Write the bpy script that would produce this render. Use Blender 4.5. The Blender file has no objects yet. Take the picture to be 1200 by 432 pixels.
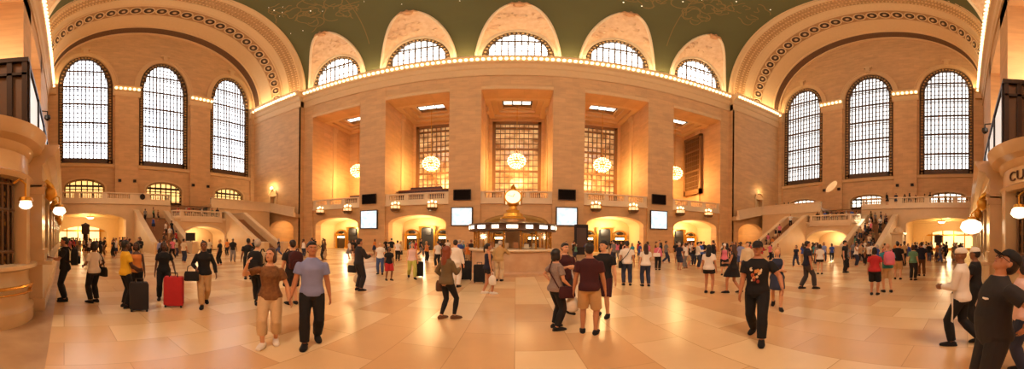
import bpy, bmesh, math, random
from math import sin, cos, tan, pi, sqrt, radians, degrees, atan2, asin, acos
from mathutils import Vector, Matrix, Euler
random.seed(11)
C = bpy.context.scene.collection
SC = bpy.context.scene

# ------------------------------------------------------------------ camera model (equirectangular panorama)
CX, KX = 604.5, 0.17           # centre column, degrees per pixel
CY, FV = 280.0, 293.0          # horizon row, pixels per radian
EYE = 1.80
ROLL = 0.5
def ray(px, py):
    th = radians((px - CX) * KX); el = (CY - py) / FV
    el += radians(ROLL) * sin(th)   # the horizon drops a little to the right
    return th, el
def floor_pt(px, py, z=0.0):
    th, el = ray(px, py)
    d = (z - EYE) / tan(el)
    return d * sin(th), d * cos(th)

# ------------------------------------------------------------------ mesh builder
class MB:
    def __init__(s): s.v = []; s.f = []; s.m = []; s.cur = 0
    def quadface(s, pts):
        n = len(s.v); s.v.extend(tuple(p) for p in pts); s.f.append(tuple(range(n, n + len(pts)))); s.m.append(s.cur)
    def box(s, x0, x1, y0, y1, z0, z1, T=None):
        n = len(s.v)
        P = [(x0,y0,z0),(x1,y0,z0),(x1,y1,z0),(x0,y1,z0),(x0,y0,z1),(x1,y0,z1),(x1,y1,z1),(x0,y1,z1)]
        if T: P = [tuple(T(*p)) for p in P]
        s.v.extend(P)
        for q in ((0,3,2,1),(4,5,6,7),(0,1,5,4),(1,2,6,5),(2,3,7,6),(3,0,4,7)):
            s.f.append(tuple(n + i for i in q)); s.m.append(s.cur)
    def loft(s, rings, caps=True, closed=True):
        n0 = len(s.v); k = len(rings[0])
        for r in rings: s.v.extend(tuple(p) for p in r)
        for i in range(len(rings) - 1):
            for j in range(k if closed else k - 1):
                a = n0 + i * k + j; b = n0 + i * k + (j + 1) % k
                s.f.append((a, b, b + k, a + k)); s.m.append(s.cur)
        if caps and closed:
            s.f.append(tuple(n0 + j for j in reversed(range(k)))); s.m.append(s.cur)
            e = n0 + (len(rings) - 1) * k
            s.f.append(tuple(e + j for j in range(k))); s.m.append(s.cur)
    def lathe(s, cx, cy, prof, n=24, a0=0.0, a1=2 * pi, z0=0.0):
        full = abs(a1 - a0 - 2 * pi) < 1e-6
        rings = []
        for (r, z) in prof:
            rings.append([(cx + r * cos(a0 + (a1 - a0) * j / (n if full else n - 1)), cy + r * sin(a0 + (a1 - a0) * j / (n if full else n - 1)), z + z0) for j in range(n)])
        s.loft(rings, caps=full, closed=full)
    def tube(s, pts, r, n=8, caps=True):
        pts = [Vector(p) for p in pts]; rings = []
        rr = r if hasattr(r, '__len__') else [r] * len(pts)
        up = None
        for i, p in enumerate(pts):
            d = (pts[min(i + 1, len(pts) - 1)] - pts[max(i - 1, 0)])
            if d.length < 1e-9: d = Vector((0, 0, 1))
            d.normalize()
            if up is None:
                up = Vector((0, 0, 1)) if abs(d.z) < 0.9 else Vector((0, 1, 0))
            x = up.cross(d)
            if x.length < 1e-6: x = Vector((1, 0, 0)).cross(d)
            x.normalize(); y = d.cross(x); up = y
            rings.append([p + (x * cos(2 * pi * j / n) + y * sin(2 * pi * j / n)) * rr[i] for j in range(n)])
        s.loft(rings, caps)
    def ell(s, c, r, nu=12, nv=8, M=None):
        rings = []
        for i in range(nv + 1):
            a = -pi / 2 + pi * i / nv; q = max(cos(a), 0.02)
            ring = []
            for j in range(nu):
                p = Vector((r[0] * q * cos(2 * pi * j / nu), r[1] * q * sin(2 * pi * j / nu), r[2] * sin(a)))
                if M: p = M @ p
                ring.append(p + Vector(c))
            rings.append(ring)
        s.loft(rings)
    def prism(s, poly, d0, d1, T):
        """poly in (u,v); T(u,v,d)->xyz"""
        s.loft([[T(u, v, d0) for u, v in poly], [T(u, v, d1) for u, v in poly]])
    def build(s, name, mats, parent=None, smooth=False, loc=None, recalc=True):
        me = bpy.data.meshes.new(name)
        me.from_pydata([tuple(p) for p in s.v], [], s.f)
        for m in (mats if isinstance(mats, (list, tuple)) else [mats]): me.materials.append(m)
        me.polygons.foreach_set('material_index', s.m)
        if recalc:
            bm = bmesh.new(); bm.from_mesh(me)
            bmesh.ops.recalc_face_normals(bm, faces=bm.faces); bm.to_mesh(me); bm.free()
        if smooth:
            me.polygons.foreach_set('use_smooth', [True] * len(me.polygons))
            try: me.set_sharp_from_angle(angle=radians(40))
            except Exception: pass
        o = bpy.data.objects.new(name, me); C.objects.link(o)
        if parent: o.parent = parent
        if loc: o.location = loc
        return o

def struct(o, label=None):
    o['kind'] = 'structure'
    if label: o['label'] = label
    return o
def tag(o, label, cat, group=None):
    o['label'] = label; o['category'] = cat
    if group: o['group'] = group
    return o
def empty(name, loc=(0, 0, 0), rz=0.0):
    o = bpy.data.objects.new(name, None); o.empty_display_size = 0.2
    o.location = loc; o.rotation_euler = (0, 0, rz); C.objects.link(o); return o
def copy_tree(o, parent=None):
    c = o.copy(); C.objects.link(c)
    if parent: c.parent = parent
    for ch in list(o.children): copy_tree(ch, c)
    return c
def copy_thing(root, loc, rz=None, label=None):
    c = copy_tree(root); c.location = loc
    if rz is not None: c.rotation_euler = (0, 0, rz)
    if label: c['label'] = label
    return c

# ------------------------------------------------------------------ materials
def lin(c):
    return tuple((x / 12.92 if x <= 0.04045 else ((x + 0.055) / 1.055) ** 2.4) for x in (v / 255 for v in c)) + (1,)
MATS = {}
def mat(name, rgb, rough=0.6, metal=0.0, noise=0.0, scale=8.0, bump=0.0, spec=0.5, second=None):
    if name in MATS: return MATS[name]
    m = bpy.data.materials.new(name); m.use_nodes = True; nt = m.node_tree; b = nt.nodes['Principled BSDF']
    col = lin(rgb)
    b.inputs['Roughness'].default_value = rough; b.inputs['Metallic'].default_value = metal
    b.inputs['Specular IOR Level'].default_value = spec
    tc = nt.nodes.new('ShaderNodeTexCoord'); nz = nt.nodes.new('ShaderNodeTexNoise')
    nz.inputs['Scale'].default_value = scale; nz.inputs['Detail'].default_value = 3
    nt.links.new(tc.outputs['Object'], nz.inputs['Vector'])
    rp = nt.nodes.new('ShaderNodeMix'); rp.data_type = 'RGBA'
    c2 = lin(second) if second else tuple(max(0, c * (1 - noise)) for c in col[:3]) + (1,)
    rp.inputs['A'].default_value = c2; rp.inputs['B'].default_value = col
    nt.links.new(nz.outputs['Fac'], rp.inputs['Factor']); nt.links.new(rp.outputs['Result'], b.inputs['Base Color'])
    if bump:
        bp = nt.nodes.new('ShaderNodeBump'); bp.inputs['Strength'].default_value = bump; bp.inputs['Distance'].default_value = 0.05
        nt.links.new(nz.outputs['Fac'], bp.inputs['Height']); nt.links.new(bp.outputs['Normal'], b.inputs['Normal'])
    MATS[name] = m; return m
def emat(name, rgb, strength, base=(255, 255, 255)):
    if name in MATS: return MATS[name]
    m = bpy.data.materials.new(name); m.use_nodes = True; nt = m.node_tree; b = nt.nodes['Principled BSDF']
    b.inputs['Base Color'].default_value = lin(base); b.inputs['Emission Color'].default_value = lin(rgb)
    b.inputs['Emission Strength'].default_value = strength; b.inputs['Roughness'].default_value = 0.4
    MATS[name] = m; return m
def stone(name, rgb, axis, bw=1.5, bh=0.75, var=0.05, mortar=0.84, rough=0.65, msize=0.012):
    """coursed stone: axis = the horizontal axis that runs along the wall"""
    if name in MATS: return MATS[name]
    m = bpy.data.materials.new(name); m.use_nodes = True; nt = m.node_tree; b = nt.nodes['Principled BSDF']
    L = nt.links.new; N = nt.nodes.new
    tc = N('ShaderNodeTexCoord'); sp = N('ShaderNodeSeparateXYZ'); cb = N('ShaderNodeCombineXYZ')
    L(tc.outputs['Object'], sp.inputs[0])
    L(sp.outputs['X' if axis == 'x' else 'Y'], cb.inputs['X']); L(sp.outputs['Z' if axis != 'f' else 'X'], cb.inputs['Y'])
    if axis == 'f':
        L(sp.outputs['Y'], cb.inputs['X'])
    br = N('ShaderNodeTexBrick'); br.inputs['Scale'].default_value = 1.0
    br.inputs['Brick Width'].default_value = bw; br.inputs['Row Height'].default_value = bh
    br.inputs['Mortar Size'].default_value = msize; br.inputs['Mortar Smooth'].default_value = 0.3
    c = lin(rgb)
    br.inputs['Color1'].default_value = tuple(min(1, x * (1 + var)) for x in c[:3]) + (1,)
    br.inputs['Color2'].default_value = tuple(x * (1 - var) for x in c[:3]) + (1,)
    br.inputs['Mortar'].default_value = tuple(x * mortar for x in c[:3]) + (1,)
    L(cb.outputs[0], br.inputs['Vector'])
    nz = N('ShaderNodeTexNoise'); nz.inputs['Scale'].default_value = 0.7; nz.inputs['Detail'].default_value = 6
    mp = N('ShaderNodeMapping'); mp.inputs['Scale'].default_value = (1, 1, 3)
    L(tc.outputs['Object'], mp.inputs['Vector']); L(mp.outputs[0], nz.inputs['Vector'])
    mr = N('ShaderNodeMapRange'); mr.inputs['To Min'].default_value = 0.76; mr.inputs['To Max'].default_value = 1.2
    L(nz.outputs['Fac'], mr.inputs['Value'])
    mx = N('ShaderNodeVectorMath'); mx.operation = 'SCALE'
    L(br.outputs['Color'], mx.inputs[0]); L(mr.outputs[0], mx.inputs['Scale'])
    L(mx.outputs[0], b.inputs['Base Color']); b.inputs['Roughness'].default_value = rough
    MATS[name] = m; return m

# Caen stone, marbles, bronze, gilding
STX = stone('stone_coursed_x', (210, 164, 112), 'x')
STY = stone('stone_coursed_y', (212, 168, 118), 'y')
MOLD = mat('stone_moulding', (224, 184, 132), 0.6, noise=0.12, scale=3)
PALE = mat('stone_pale', (232, 204, 164), 0.55, noise=0.15, scale=1.6)
RELIEF = mat('stone_relief', (244, 212, 172), 0.7, scale=1.7, bump=0.9, second=(206, 156, 110))
ORN = mat('stone_ornament', (214, 168, 112), 0.7, scale=5.5, bump=0.8, second=(140, 92, 48))
DARKORN = mat('dark_guilloche', (120, 82, 48), 0.7, scale=6, bump=0.6, second=(78, 50, 28))
BRONZE = mat('dark_bronze', (58, 40, 26), 0.4, 0.6, noise=0.3, scale=20)
BRONZE2 = mat('brown_metal', (110, 78, 48), 0.5, 0.3, noise=0.2, scale=6)
GILT = mat('gilt_bronze', (222, 160, 62), 0.3, 0.85, noise=0.25, scale=14)
BRASS = mat('brass', (214, 160, 78), 0.25, 0.9, noise=0.1, scale=9)
MARB = mat('tan_marble', (206, 166, 120), 0.25, noise=0.3, scale=3.2)
BLACK = mat('black_paint', (22, 18, 16), 0.5, noise=0.2, scale=12)
GREEN = None
# ================================================================== THE HALL
YN = 31.0        # front of the north piers
YB = 30.2        # front of the end blocks
YS = -2.15       # south wall
XW = 39.4        # end walls
XA = 28.2        # inner edge of end blocks / outer edge of the great arches
ZC = 26.9        # underside of cornice
ZV = 28.9        # vault springing
YC = 14.4
BAYX = (-22.7, -11.35, 0.0, 11.35, 22.7)
HB = 3.9
ZH = 23.0        # head of bay openings
ZBAL = 6.8       # balcony floor

def wall_holes(mb, M, u0, u1, z0, z1, holes, reveal=0.6, step=None):
    """flat wall in (u,z) with arched holes; M(u,z,d)->xyz, d = depth into the wall.
    hole = (uc, hw, zb, zs, rise)"""
    us = {u0, u1}
    for (uc, hw, zb, zs, rise) in holes:
        n = 24 if rise > 0 else 1
        for i in range(n + 1):
            u = uc - hw * cos(pi * i / n)
            if u0 <= u <= u1: us.add(round(u, 5))
    us = sorted(us)
    def top(h, u):
        uc, hw, zb, zs, rise = h
        return zs + rise * sqrt(max(0, 1 - ((u - uc) / hw) ** 2))
    for a, b in zip(us[:-1], us[1:]):
        mid = (a + b) / 2
        hs = sorted([h for h in holes if abs(mid - h[0]) < h[1]], key=lambda h: h[2])
        za, zb_ = z0, z0
        for h in hs:
            if h[2] > max(za, zb_) + 1e-6:
                mb.quadface([M(a, za, 0), M(b, zb_, 0), M(b, h[2], 0), M(a, h[2], 0)])
            za, zb_ = top(h, a), top(h, b)
        mb.quadface([M(a, za, 0), M(b, zb_, 0), M(b, z1, 0), M(a, z1, 0)])
    if reveal:
        for h in holes:
            out = hole_outline(h)
            for p, q in zip(out, out[1:] + out[:1]):
                mb.quadface([M(p[0], p[1], 0), M(q[0], q[1], 0), M(q[0], q[1], reveal), M(p[0], p[1], reveal)])
def hole_outline(h, n=24, grow=0.0):
    uc, hw, zb, zs, rise = h
    hw += grow; rise = rise + grow if rise > 0 else 0
    pts = [(uc - hw, zb), (uc + hw, zb)]
    if rise > 0:
        for i in range(n + 1):
            pts.append((uc + hw * cos(pi * i / n), zs + rise * sin(pi * i / n)))
    else:
        pts += [(uc + hw, zs + grow), (uc - hw, zs + grow)]
    return pts
def arch_band(mb, M, h, w, d0, d1, n=24, legs=True):
    """moulded band round the head of a hole"""
    uc, hw, zb, zs, rise = h
    rings = []
    pts = [(0, i) for i in range(n + 1)]
    rr = []
    if legs: rr.append((uc + hw, zb, uc + hw + w, zb))
    for i in range(n + 1):
        a = pi * i / n
        rr.append((uc + hw * cos(a), zs + rise * sin(a), uc + (hw + w) * cos(a), zs + (rise + w) * sin(a)))
    if legs: rr.append((uc - hw, zb, uc - hw - w, zb))
    for (a, b, c, e) in rr:
        rings.append([M(a, b, d0), M(c, e, d0), M(c, e, d1), M(a, b, d1)])
    mb.loft(rings)

# ---- mouldings run along a straight line: profile in (out, z)
def run(mb, prof, p0, p1, nrm):
    """closed profile [(out,z)...] swept from p0 to p1 (xy), nrm = outward direction"""
    rings = []
    for p in (p0, p1):
        rings.append([(p[0] + nrm[0] * o, p[1] + nrm[1] * o, z) for o, z in prof])
    mb.loft(rings)
CORN = [(-0.6, 25.6), (0.12, 25.6), (0.16, 25.9), (0.10, 25.95), (0.10, 26.9), (0.22, 27.0), (0.30, 27.3), (0.30, 27.7), (0.42, 27.85), (0.62, 27.95), (0.70, 28.15), (0.72, 28.65), (0.85, 28.75), (0.95, 29.05), (-0.6, 29.05)]

# ---------------------------------------------------------------- floor
def floor_material():
    m = bpy.data.materials.new('marble_floor'); m.use_nodes = True; nt = m.node_tree; b = nt.nodes['Principled BSDF']
    L = nt.links.new; N = nt.nodes.new
    tc = N('ShaderNodeTexCoord'); mp = N('ShaderNodeMapping'); mp.inputs['Rotation'].default_value = (0, 0, radians(90))
    L(tc.outputs['Object'], mp.inputs['Vector'])
    br = N('ShaderNodeTexBrick'); br.inputs['Scale'].default_value = 1.0; br.offset = 0.5
    br.inputs['Brick Width'].default_value = 1.5; br.inputs['Row Height'].default_value = 0.8; br.inputs['Mortar Size'].default_value = 0.006
    br.inputs['Color1'].default_value = lin((246, 216, 166)); br.inputs['Color2'].default_value = lin((222, 176, 124)); br.inputs['Mortar'].default_value = lin((204, 162, 112))
    L(mp.outputs[0], br.inputs['Vector'])
    nz = N('ShaderNodeTexNoise'); nz.inputs['Scale'].default_value = 0.55; nz.inputs['Detail'].default_value = 7; nz.inputs['Roughness'].default_value = 0.6
    L(tc.outputs['Object'], nz.inputs['Vector'])
    mr = N('ShaderNodeMapRange'); mr.inputs['To Min'].default_value = 0.82; mr.inputs['To Max'].default_value = 1.14
    L(nz.outputs['Fac'], mr.inputs['Value'])
    mx = N('ShaderNodeVectorMath'); mx.operation = 'SCALE'; L(br.outputs['Color'], mx.inputs[0]); L(mr.outputs[0], mx.inputs['Scale'])
    L(mx.outputs[0], b.inputs['Base Color'])
    r2 = N('ShaderNodeMapRange'); r2.inputs['To Min'].default_value = 0.2; r2.inputs['To Max'].default_value = 0.3
    L(nz.outputs['Fac'], r2.inputs['Value']); L(r2.outputs[0], b.inputs['Roughness'])
    return m
mb = MB(); mb.box(-52, 52, -0.21, 52, -0.2, 0.0)
struct(mb.build('floor', floor_material()))
mb = MB(); mb.box(-40, 40, -12, -0.21, -0.2, 0.0)
struct(mb.build('floor_border', mat('travertine', (206, 170, 126), 0.35, scale=2.2, second=(150, 112, 74))), 'streaked travertine border strip along the ticket counters')

# ---------------------------------------------------------------- long walls (north seen from the hall, south behind the camera)
def long_wall(side):
    s = 1 if side == 'north' else -1
    yf = YN if s > 0 else YS           # pier face
    def Y(d): return yf + s * d        # d = depth behind the pier face
    root = MB()
    # piers
    pw = [(-XA, -26.6)] + [(BAYX[i] + HB, BAYX[i + 1] - HB) for i in range(4)] + [(26.6, XA)]
    for (a, b) in pw:
        m = MB(); ya, yb = sorted((Y(0), Y(2.6)))
        m.box(a, b, ya, yb, 0, ZC)
        if s > 0:
            m.box(a - 0.03, b + 0.03, ya - 0.06, ya + 0.02, 0, 0.6)
        struct(m.build('pillar', STX), None)
        if s < 0: continue
    # lintel zone above the openings
    m = MB(); ya, yb = sorted((Y(0.06), Y(2.6)))
    m.box(-XA, XA, ya, yb, ZH, ZC)
    m.build  # keep
    lint = m
    if s > 0:
        # balcony-level front wall with the gate arches
        M = lambda u, z, d: (u, Y(0.35 + d), z)
        for xb in BAYX:
            hw = 3.55 if xb else 3.6
            wall_holes(lint, M, xb - HB, xb + HB, 0, ZBAL - 0.3, [(xb, hw, 0, 3.75, 1.2)], reveal=1.2)
    struct(lint.build('wall_' + side, STX))
    # mouldings round the openings
    t = MB()
    for xb in BAYX:
        ya = Y(0.0)
        run(t, [(0, ZH), (0.1, ZH), (0.1, ZH + 0.35), (0.2, ZH + 0.5), (0, ZH + 0.55)], (xb - HB, ya), (xb + HB, ya), (0, -s))
    run(t, CORN, (-XA, Y(0)), (XA, Y(0)), (0, -s))
    struct(t.build('trim_1' if s > 0 else 'trim_2', MOLD))
    return pw
PIERS = long_wall('north')

# bay interiors, north
CEIL_LIT = emat('skylight_strip', (255, 244, 225), 2.2)
bay = MB(); coff = MB(); sky = MB()
for k, xb in enumerate(BAYX):
    y0, y1 = YN + 2.6, 40.5
    for sgn in (-1, 1):
        x = xb + sgn * (HB + 0.0)
        bay.box(min(x, x + sgn * 0.3), max(x, x + sgn * 0.3), y0, y1, 0, ZH + 2)
        # corbelled beam ends and pilasters
        coff.box(min(x, x - sgn * 0.12), max(x, x - sgn * 0.12), 35.8, 36.7, ZBAL, ZH - 0.6)
        coff.box(min(x, x - sgn * 0.3), max(x, x - sgn * 0.3), 35.7, 36.8, ZH - 1.1, ZH - 0.2)
    # coffered ceiling: stepped frames
    z = ZH
    for q, (inset, dz) in enumerate(((0.0, 0.0), (0.7, 0.45), (1.25, 0.9))):
        a0, a1, b0, b1 = xb - HB + inset, xb + HB - inset, YN + 2.62 + inset, y1 - inset
        w = 0.75
        for (p0, p1, r0, r1) in ((a0, a1, b0, b0 + w), (a0, a1, b1 - w, b1), (a0, a0 + w, b0 + w, b1 - w), (a1 - w, a1, b0 + w, b1 - w)):
            coff.box(p0, p1, r0, r1, z + dz + 0.01 * q, z + dz + 0.5)
    coff.box(xb - HB, xb + HB, YN + 2.62, y1, z + 1.5, z + 1.7)
    # skylight slot
    sky.cur = 0; sky.box(xb - 1.9, xb + 1.9, 36.3, 37.9, z + 1.25, z + 1.5)
    sky.cur = 1
    for j in range(3):
        sky.box(xb - 1.75 + j * 1.2, xb - 0.7 + j * 1.2, 36.6, 37.5, z + 1.2, z + 1.25)
struct(bay.build('wall_bay', STY)); struct(coff.build('ceiling_bay', MOLD)); struct(sky.build('trim_3', [BLACK, CEIL_LIT]))

# back walls with tall grilled windows
wb = MB(); M = lambda u, z, d: (u, 40.5 + d, z)
for k, xb in enumerate(BAYX):
    wall_holes(wb, M, xb - HB - 0.3, xb + HB + 0.3, 0, ZH + 2, [(xb, 3.45, 8.6, 22.4, 0)] if 0 < k < 4 else [], reveal=0.5)
struct(wb.build('wall_back', STX))
def back_window(xb, n, T=None, w=3.45, z0=8.6, z1=22.4, lit=True):
    f = MB(); T = T or (lambda u, z, d: (xb + u, 40.5 + d, z))
    def bar(u0, u1, za, zb_, d0, d1):
        f.box(u0, u1, d0, d1, za, zb_, T=lambda x, y, z: T(x, z, y))
    bar(-w, -w + 0.45, z0, z1, 0.05, 0.45); bar(w - 0.45, w, z0, z1, 0.05, 0.45); bar(-w, w, z1 - 0.5, z1, 0.05, 0.45); bar(-w, w, z0, z0 + 0.9, 0.05, 0.45)
    nv = 9
    for i in range(1, nv):
        u = -w + 0.45 + (2 * w - 0.9) * i / nv
        bar(u - 0.045, u + 0.045, z0, z1, 0.15, 0.4)
    z = z0 + 1.5; i = 0
    while z < z1 - 0.6:
        h = 0.16 if i % 4 == 3 else 0.03
        bar(-w, w, z - h, z + h, 0.12, 0.42); z += 1.0; i += 1
    o = struct(f.build('window_%d' % n, mat('pale_bronze', (150, 108, 66), 0.45, 0.3, noise=0.25, scale=5)))
    p = MB(); p.box(-w, w, 0.46, 0.5, z0, z1, T=lambda x, y, z: T(x, z, y))
    p.build('pane', GLOWGLASS if lit else mat('brown_shade', (120, 62, 30), 0.5, noise=0.3, scale=2), o)
    return o
def glow_glass():
    m = bpy.data.materials.new('amber_corridor_glass'); m.use_nodes = True; nt = m.node_tree; b = nt.nodes['Principled BSDF']
    L = nt.links.new; N = nt.nodes.new
    tc = N('ShaderNodeTexCoord'); nz = N('ShaderNodeTexNoise'); nz.inputs['Scale'].default_value = 0.7; nz.inputs['Detail'].default_value = 4
    L(tc.outputs['Object'], nz.inputs['Vector'])
    cr = N('ShaderNodeValToRGB'); cr.color_ramp.elements[0].position = 0.35; cr.color_ramp.elements[0].color = lin((150, 98, 54))
    cr.color_ramp.elements[1].position = 0.75; cr.color_ramp.elements[1].color = lin((250, 206, 140))
    L(nz.outputs['Fac'], cr.inputs[0]); L(cr.outputs[0], b.inputs['Base Color']); L(cr.outputs[0], b.inputs['Emission Color'])
    b.inputs['Emission Strength'].default_value = 0.6; b.inputs['Roughness'].default_value = 0.12
    return m
GLOWGLASS = glow_glass()
for k in (1, 2, 3): back_window(BAYX[k], 10 + k)
# brown shuttered window on the east side wall of the last bay
back_window(0, 14, T=lambda u, z, d: (26.55 - 0.5 + d, 37.4 + u, z), w=2.3, z0=10.2, z1=21.8, lit=False)

# ---------------------------------------------------------------- balcony parapets of the north bays
def parapet(name, M, u0, u1, zb, h, panels, mat_=PALE, n_per=9, slope=None):
    """M(u,z,d): d positive = behind the face"""
    p = MB()
    zz = (lambda u: 0.0) if slope is None else slope
    def bx(a, b, z0, z1, d0, d1):
        p.loft([[M(a, z0 + zz(a), d0), M(a, z1 + zz(a), d0), M(a, z1 + zz(a), d1), M(a, z0 + zz(a), d1)], [M(b, z0 + zz(b), d0), M(b, z1 + zz(b), d0), M(b, z1 + zz(b), d1), M(b, z0 + zz(b), d1)]])
    bx(u0, u1, zb - 0.55, zb - 0.38, -0.22, 0.5); bx(u0, u1, zb - 0.38, zb + 0.12, -0.06, 0.5)
    bx(u0, u1, zb + h - 0.16, zb + h, -0.1, 0.4); bx(u0, u1, zb + 0.12, zb + 0.24, -0.03, 0.34)
    L_ = u1 - u0; e = L_ * 0.06; w = (L_ - e * (panels + 1)) / panels if panels else 0
    if not panels: bx(u0, u1, zb + 0.2, zb + h - 0.1, 0.04, 0.3)
    for i in range(panels + 1 if panels else 0):
        a = u0 + i * (w + e); bx(a, a + e, zb + 0.2, zb + h - 0.1, 0.0, 0.32)
    for i in range(panels):
        a = u0 + e + i * (w + e)
        for j in range(n_per):
            u = a + w * (j + 0.5) / n_per; r = w / n_per * 0.3; c = 0.16
            prof = [(0.6, 0.24), (0.6, 0.3), (1.15, 0.42), (0.6, h * 0.68), (0.6, h - 0.2), (0.8, h - 0.16)]
            p.loft([[M(u + r * k * cos(t * pi / 3), zb + z + zz(u), c + r * k * sin(t * pi / 3)) for t in range(6)] for k, z in prof])
    o = struct(p.build(name, mat_)); return o
n = 4
for xb in BAYX:
    parapet('trim_%d' % n, (lambda u, z, d: (u, YN + 0.25 + d, z)), xb - HB, xb + HB, ZBAL, 1.1, 3); n += 1
mb = MB(); mb.box(-26.6, 26.6, YN + 0.5, 40.5, ZBAL - 0.3, ZBAL); struct(mb.build('floor_balcony', MARB))

# ---------------------------------------------------------------- gate arches below: vaulted passages with gilded doors
WARMWALL = mat('cream_plaster', (236, 206, 150), 0.5, noise=0.1, scale=3)
pas = MB()
for xb in BAYX:
    hw = 3.55 if xb else 3.6
    arc = [(xb - hw * cos(pi * i / 16), 3.75 + 1.2 * sin(pi * i / 16)) for i in range(17)]
    out = [(xb - hw, 0)] + arc + [(xb + hw, 0)]
    for y0, y1 in ((YN + 1.5, 36.0),):
        for a, b in zip(out[:-1], out[1:]):
            pas.quadface([(a[0], y0, a[1]), (b[0], y0, b[1]), (b[0], y1, b[1]), (a[0], y1, a[1])])
        pas.quadface([(p[0], y1, p[1]) for p in out])
struct(pas.build('wall_passage', WARMWALL))
LAMPW = emat('warm_glass_glow', (255, 214, 140), 9.0)
def gate_set(xb):
    """three gilded doorways at the back of one passage: dark sign door in the middle, glazed fan-lit doors beside it"""
    y = 35.9
    for off, w, h, kind in ((0, 0.95, 3.4, 'sign'), (-2.15, 0.85, 2.3, 'fan'), (2.15, 0.85, 2.3, 'fan')):
        g = MB(); x = xb + off
        for sg in (-1, 1):
            g.box(x + sg * w - 0.11, x + sg * w + 0.11, y - 0.25, y, 0, h)
            g.box(x + sg * w - 0.16, x + sg * w + 0.16, y - 0.3, y, 0, 0.25); g.box(x + sg * w - 0.16, x + sg * w + 0.16, y - 0.3, y, h - 0.2, h)
        g.box(x - w - 0.2, x + w + 0.2, y - 0.32, y, h, h + 0.22)
        if kind == 'fan':
            Mh = lambda u, z, d: (u, y - 0.2 + d, z)
            arch_band(g, Mh, (x, w, h + 0.2, h + 0.2, 0.6), 0.15, 0, 0.2, 12, legs=False)
        root = struct(g.build('door_%d' % (1 + gate_set.n), GILT)); gate_set.n += 1
        d = MB(); d.box(x - w + 0.1, x + w - 0.1, y - 0.14, y - 0.08, 0.03, h)
        if kind == 'sign':
            d.build('leaf', BLACK, root)
            s_ = MB(); s_.box(x - 0.55, x + 0.55, y - 0.32, y - 0.25, 2.3, 3.55); s_.build('track_board', mat('black_board', (30, 22, 18), 0.4, noise=0.2, scale=6), root)
        else:
            d.build('leaf', mat('door_glass', (60, 44, 28), 0.15, noise=0.4, scale=4), root)
            e = MB(); e.ell((x, y - 0.2, h + 0.45), (0.5, 0.1, 0.26), 12, 8); e.build('fanlight', mat('dark_fanlight', (40, 32, 22), 0.2, noise=0.3, scale=6), root)
            l = MB()
            l.box(x - w + 0.25, x + w - 0.25, y - 0.2, y - 0.14, h - 0.5, h - 0.2); l.build('lit_panel', LAMPW, root)
gate_set.n = 0
for xb in BAYX:
    if xb: gate_set(xb)
gate_set(0)

# ---------------------------------------------------------------- end blocks, end walls, great arches (mirrored: sx=-1 west, +1 east)
PANE = {}
def window_pane(name, top, bot, k):
    m = bpy.data.materials.new(name); m.use_nodes = True; nt = m.node_tree; b = nt.nodes['Principled BSDF']
    L = nt.links.new; N = nt.nodes.new
    tc = N('ShaderNodeTexCoord'); nz = N('ShaderNodeTexNoise'); nz.inputs['Scale'].default_value = 0.12; nz.inputs['Detail'].default_value = 2
    L(tc.outputs['Object'], nz.inputs['Vector'])
    cr = N('ShaderNodeValToRGB'); cr.color_ramp.elements[0].position = 0.3; cr.color_ramp.elements[0].color = lin(bot); cr.color_ramp.elements[1].position = 0.7; cr.color_ramp.elements[1].color = lin(top)
    L(nz.outputs['Fac'], cr.inputs[0]); L(cr.outputs[0], b.inputs['Emission Color']); b.inputs['Emission Strength'].default_value = k
    b.inputs['Base Color'].default_value = (.3, .3, .3, 1); b.inputs['Roughness'].default_value = 0.3
    return m
DAY = window_pane('daylit_glass', (255, 255, 255), (222, 230, 240), 5.0)
DAYE = window_pane('daylit_glass_east', (255, 252, 246), (232, 228, 222), 2.2)
LUN = window_pane('bright_sky_glass', (255, 253, 246), (255, 250, 240), 8.5)

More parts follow.
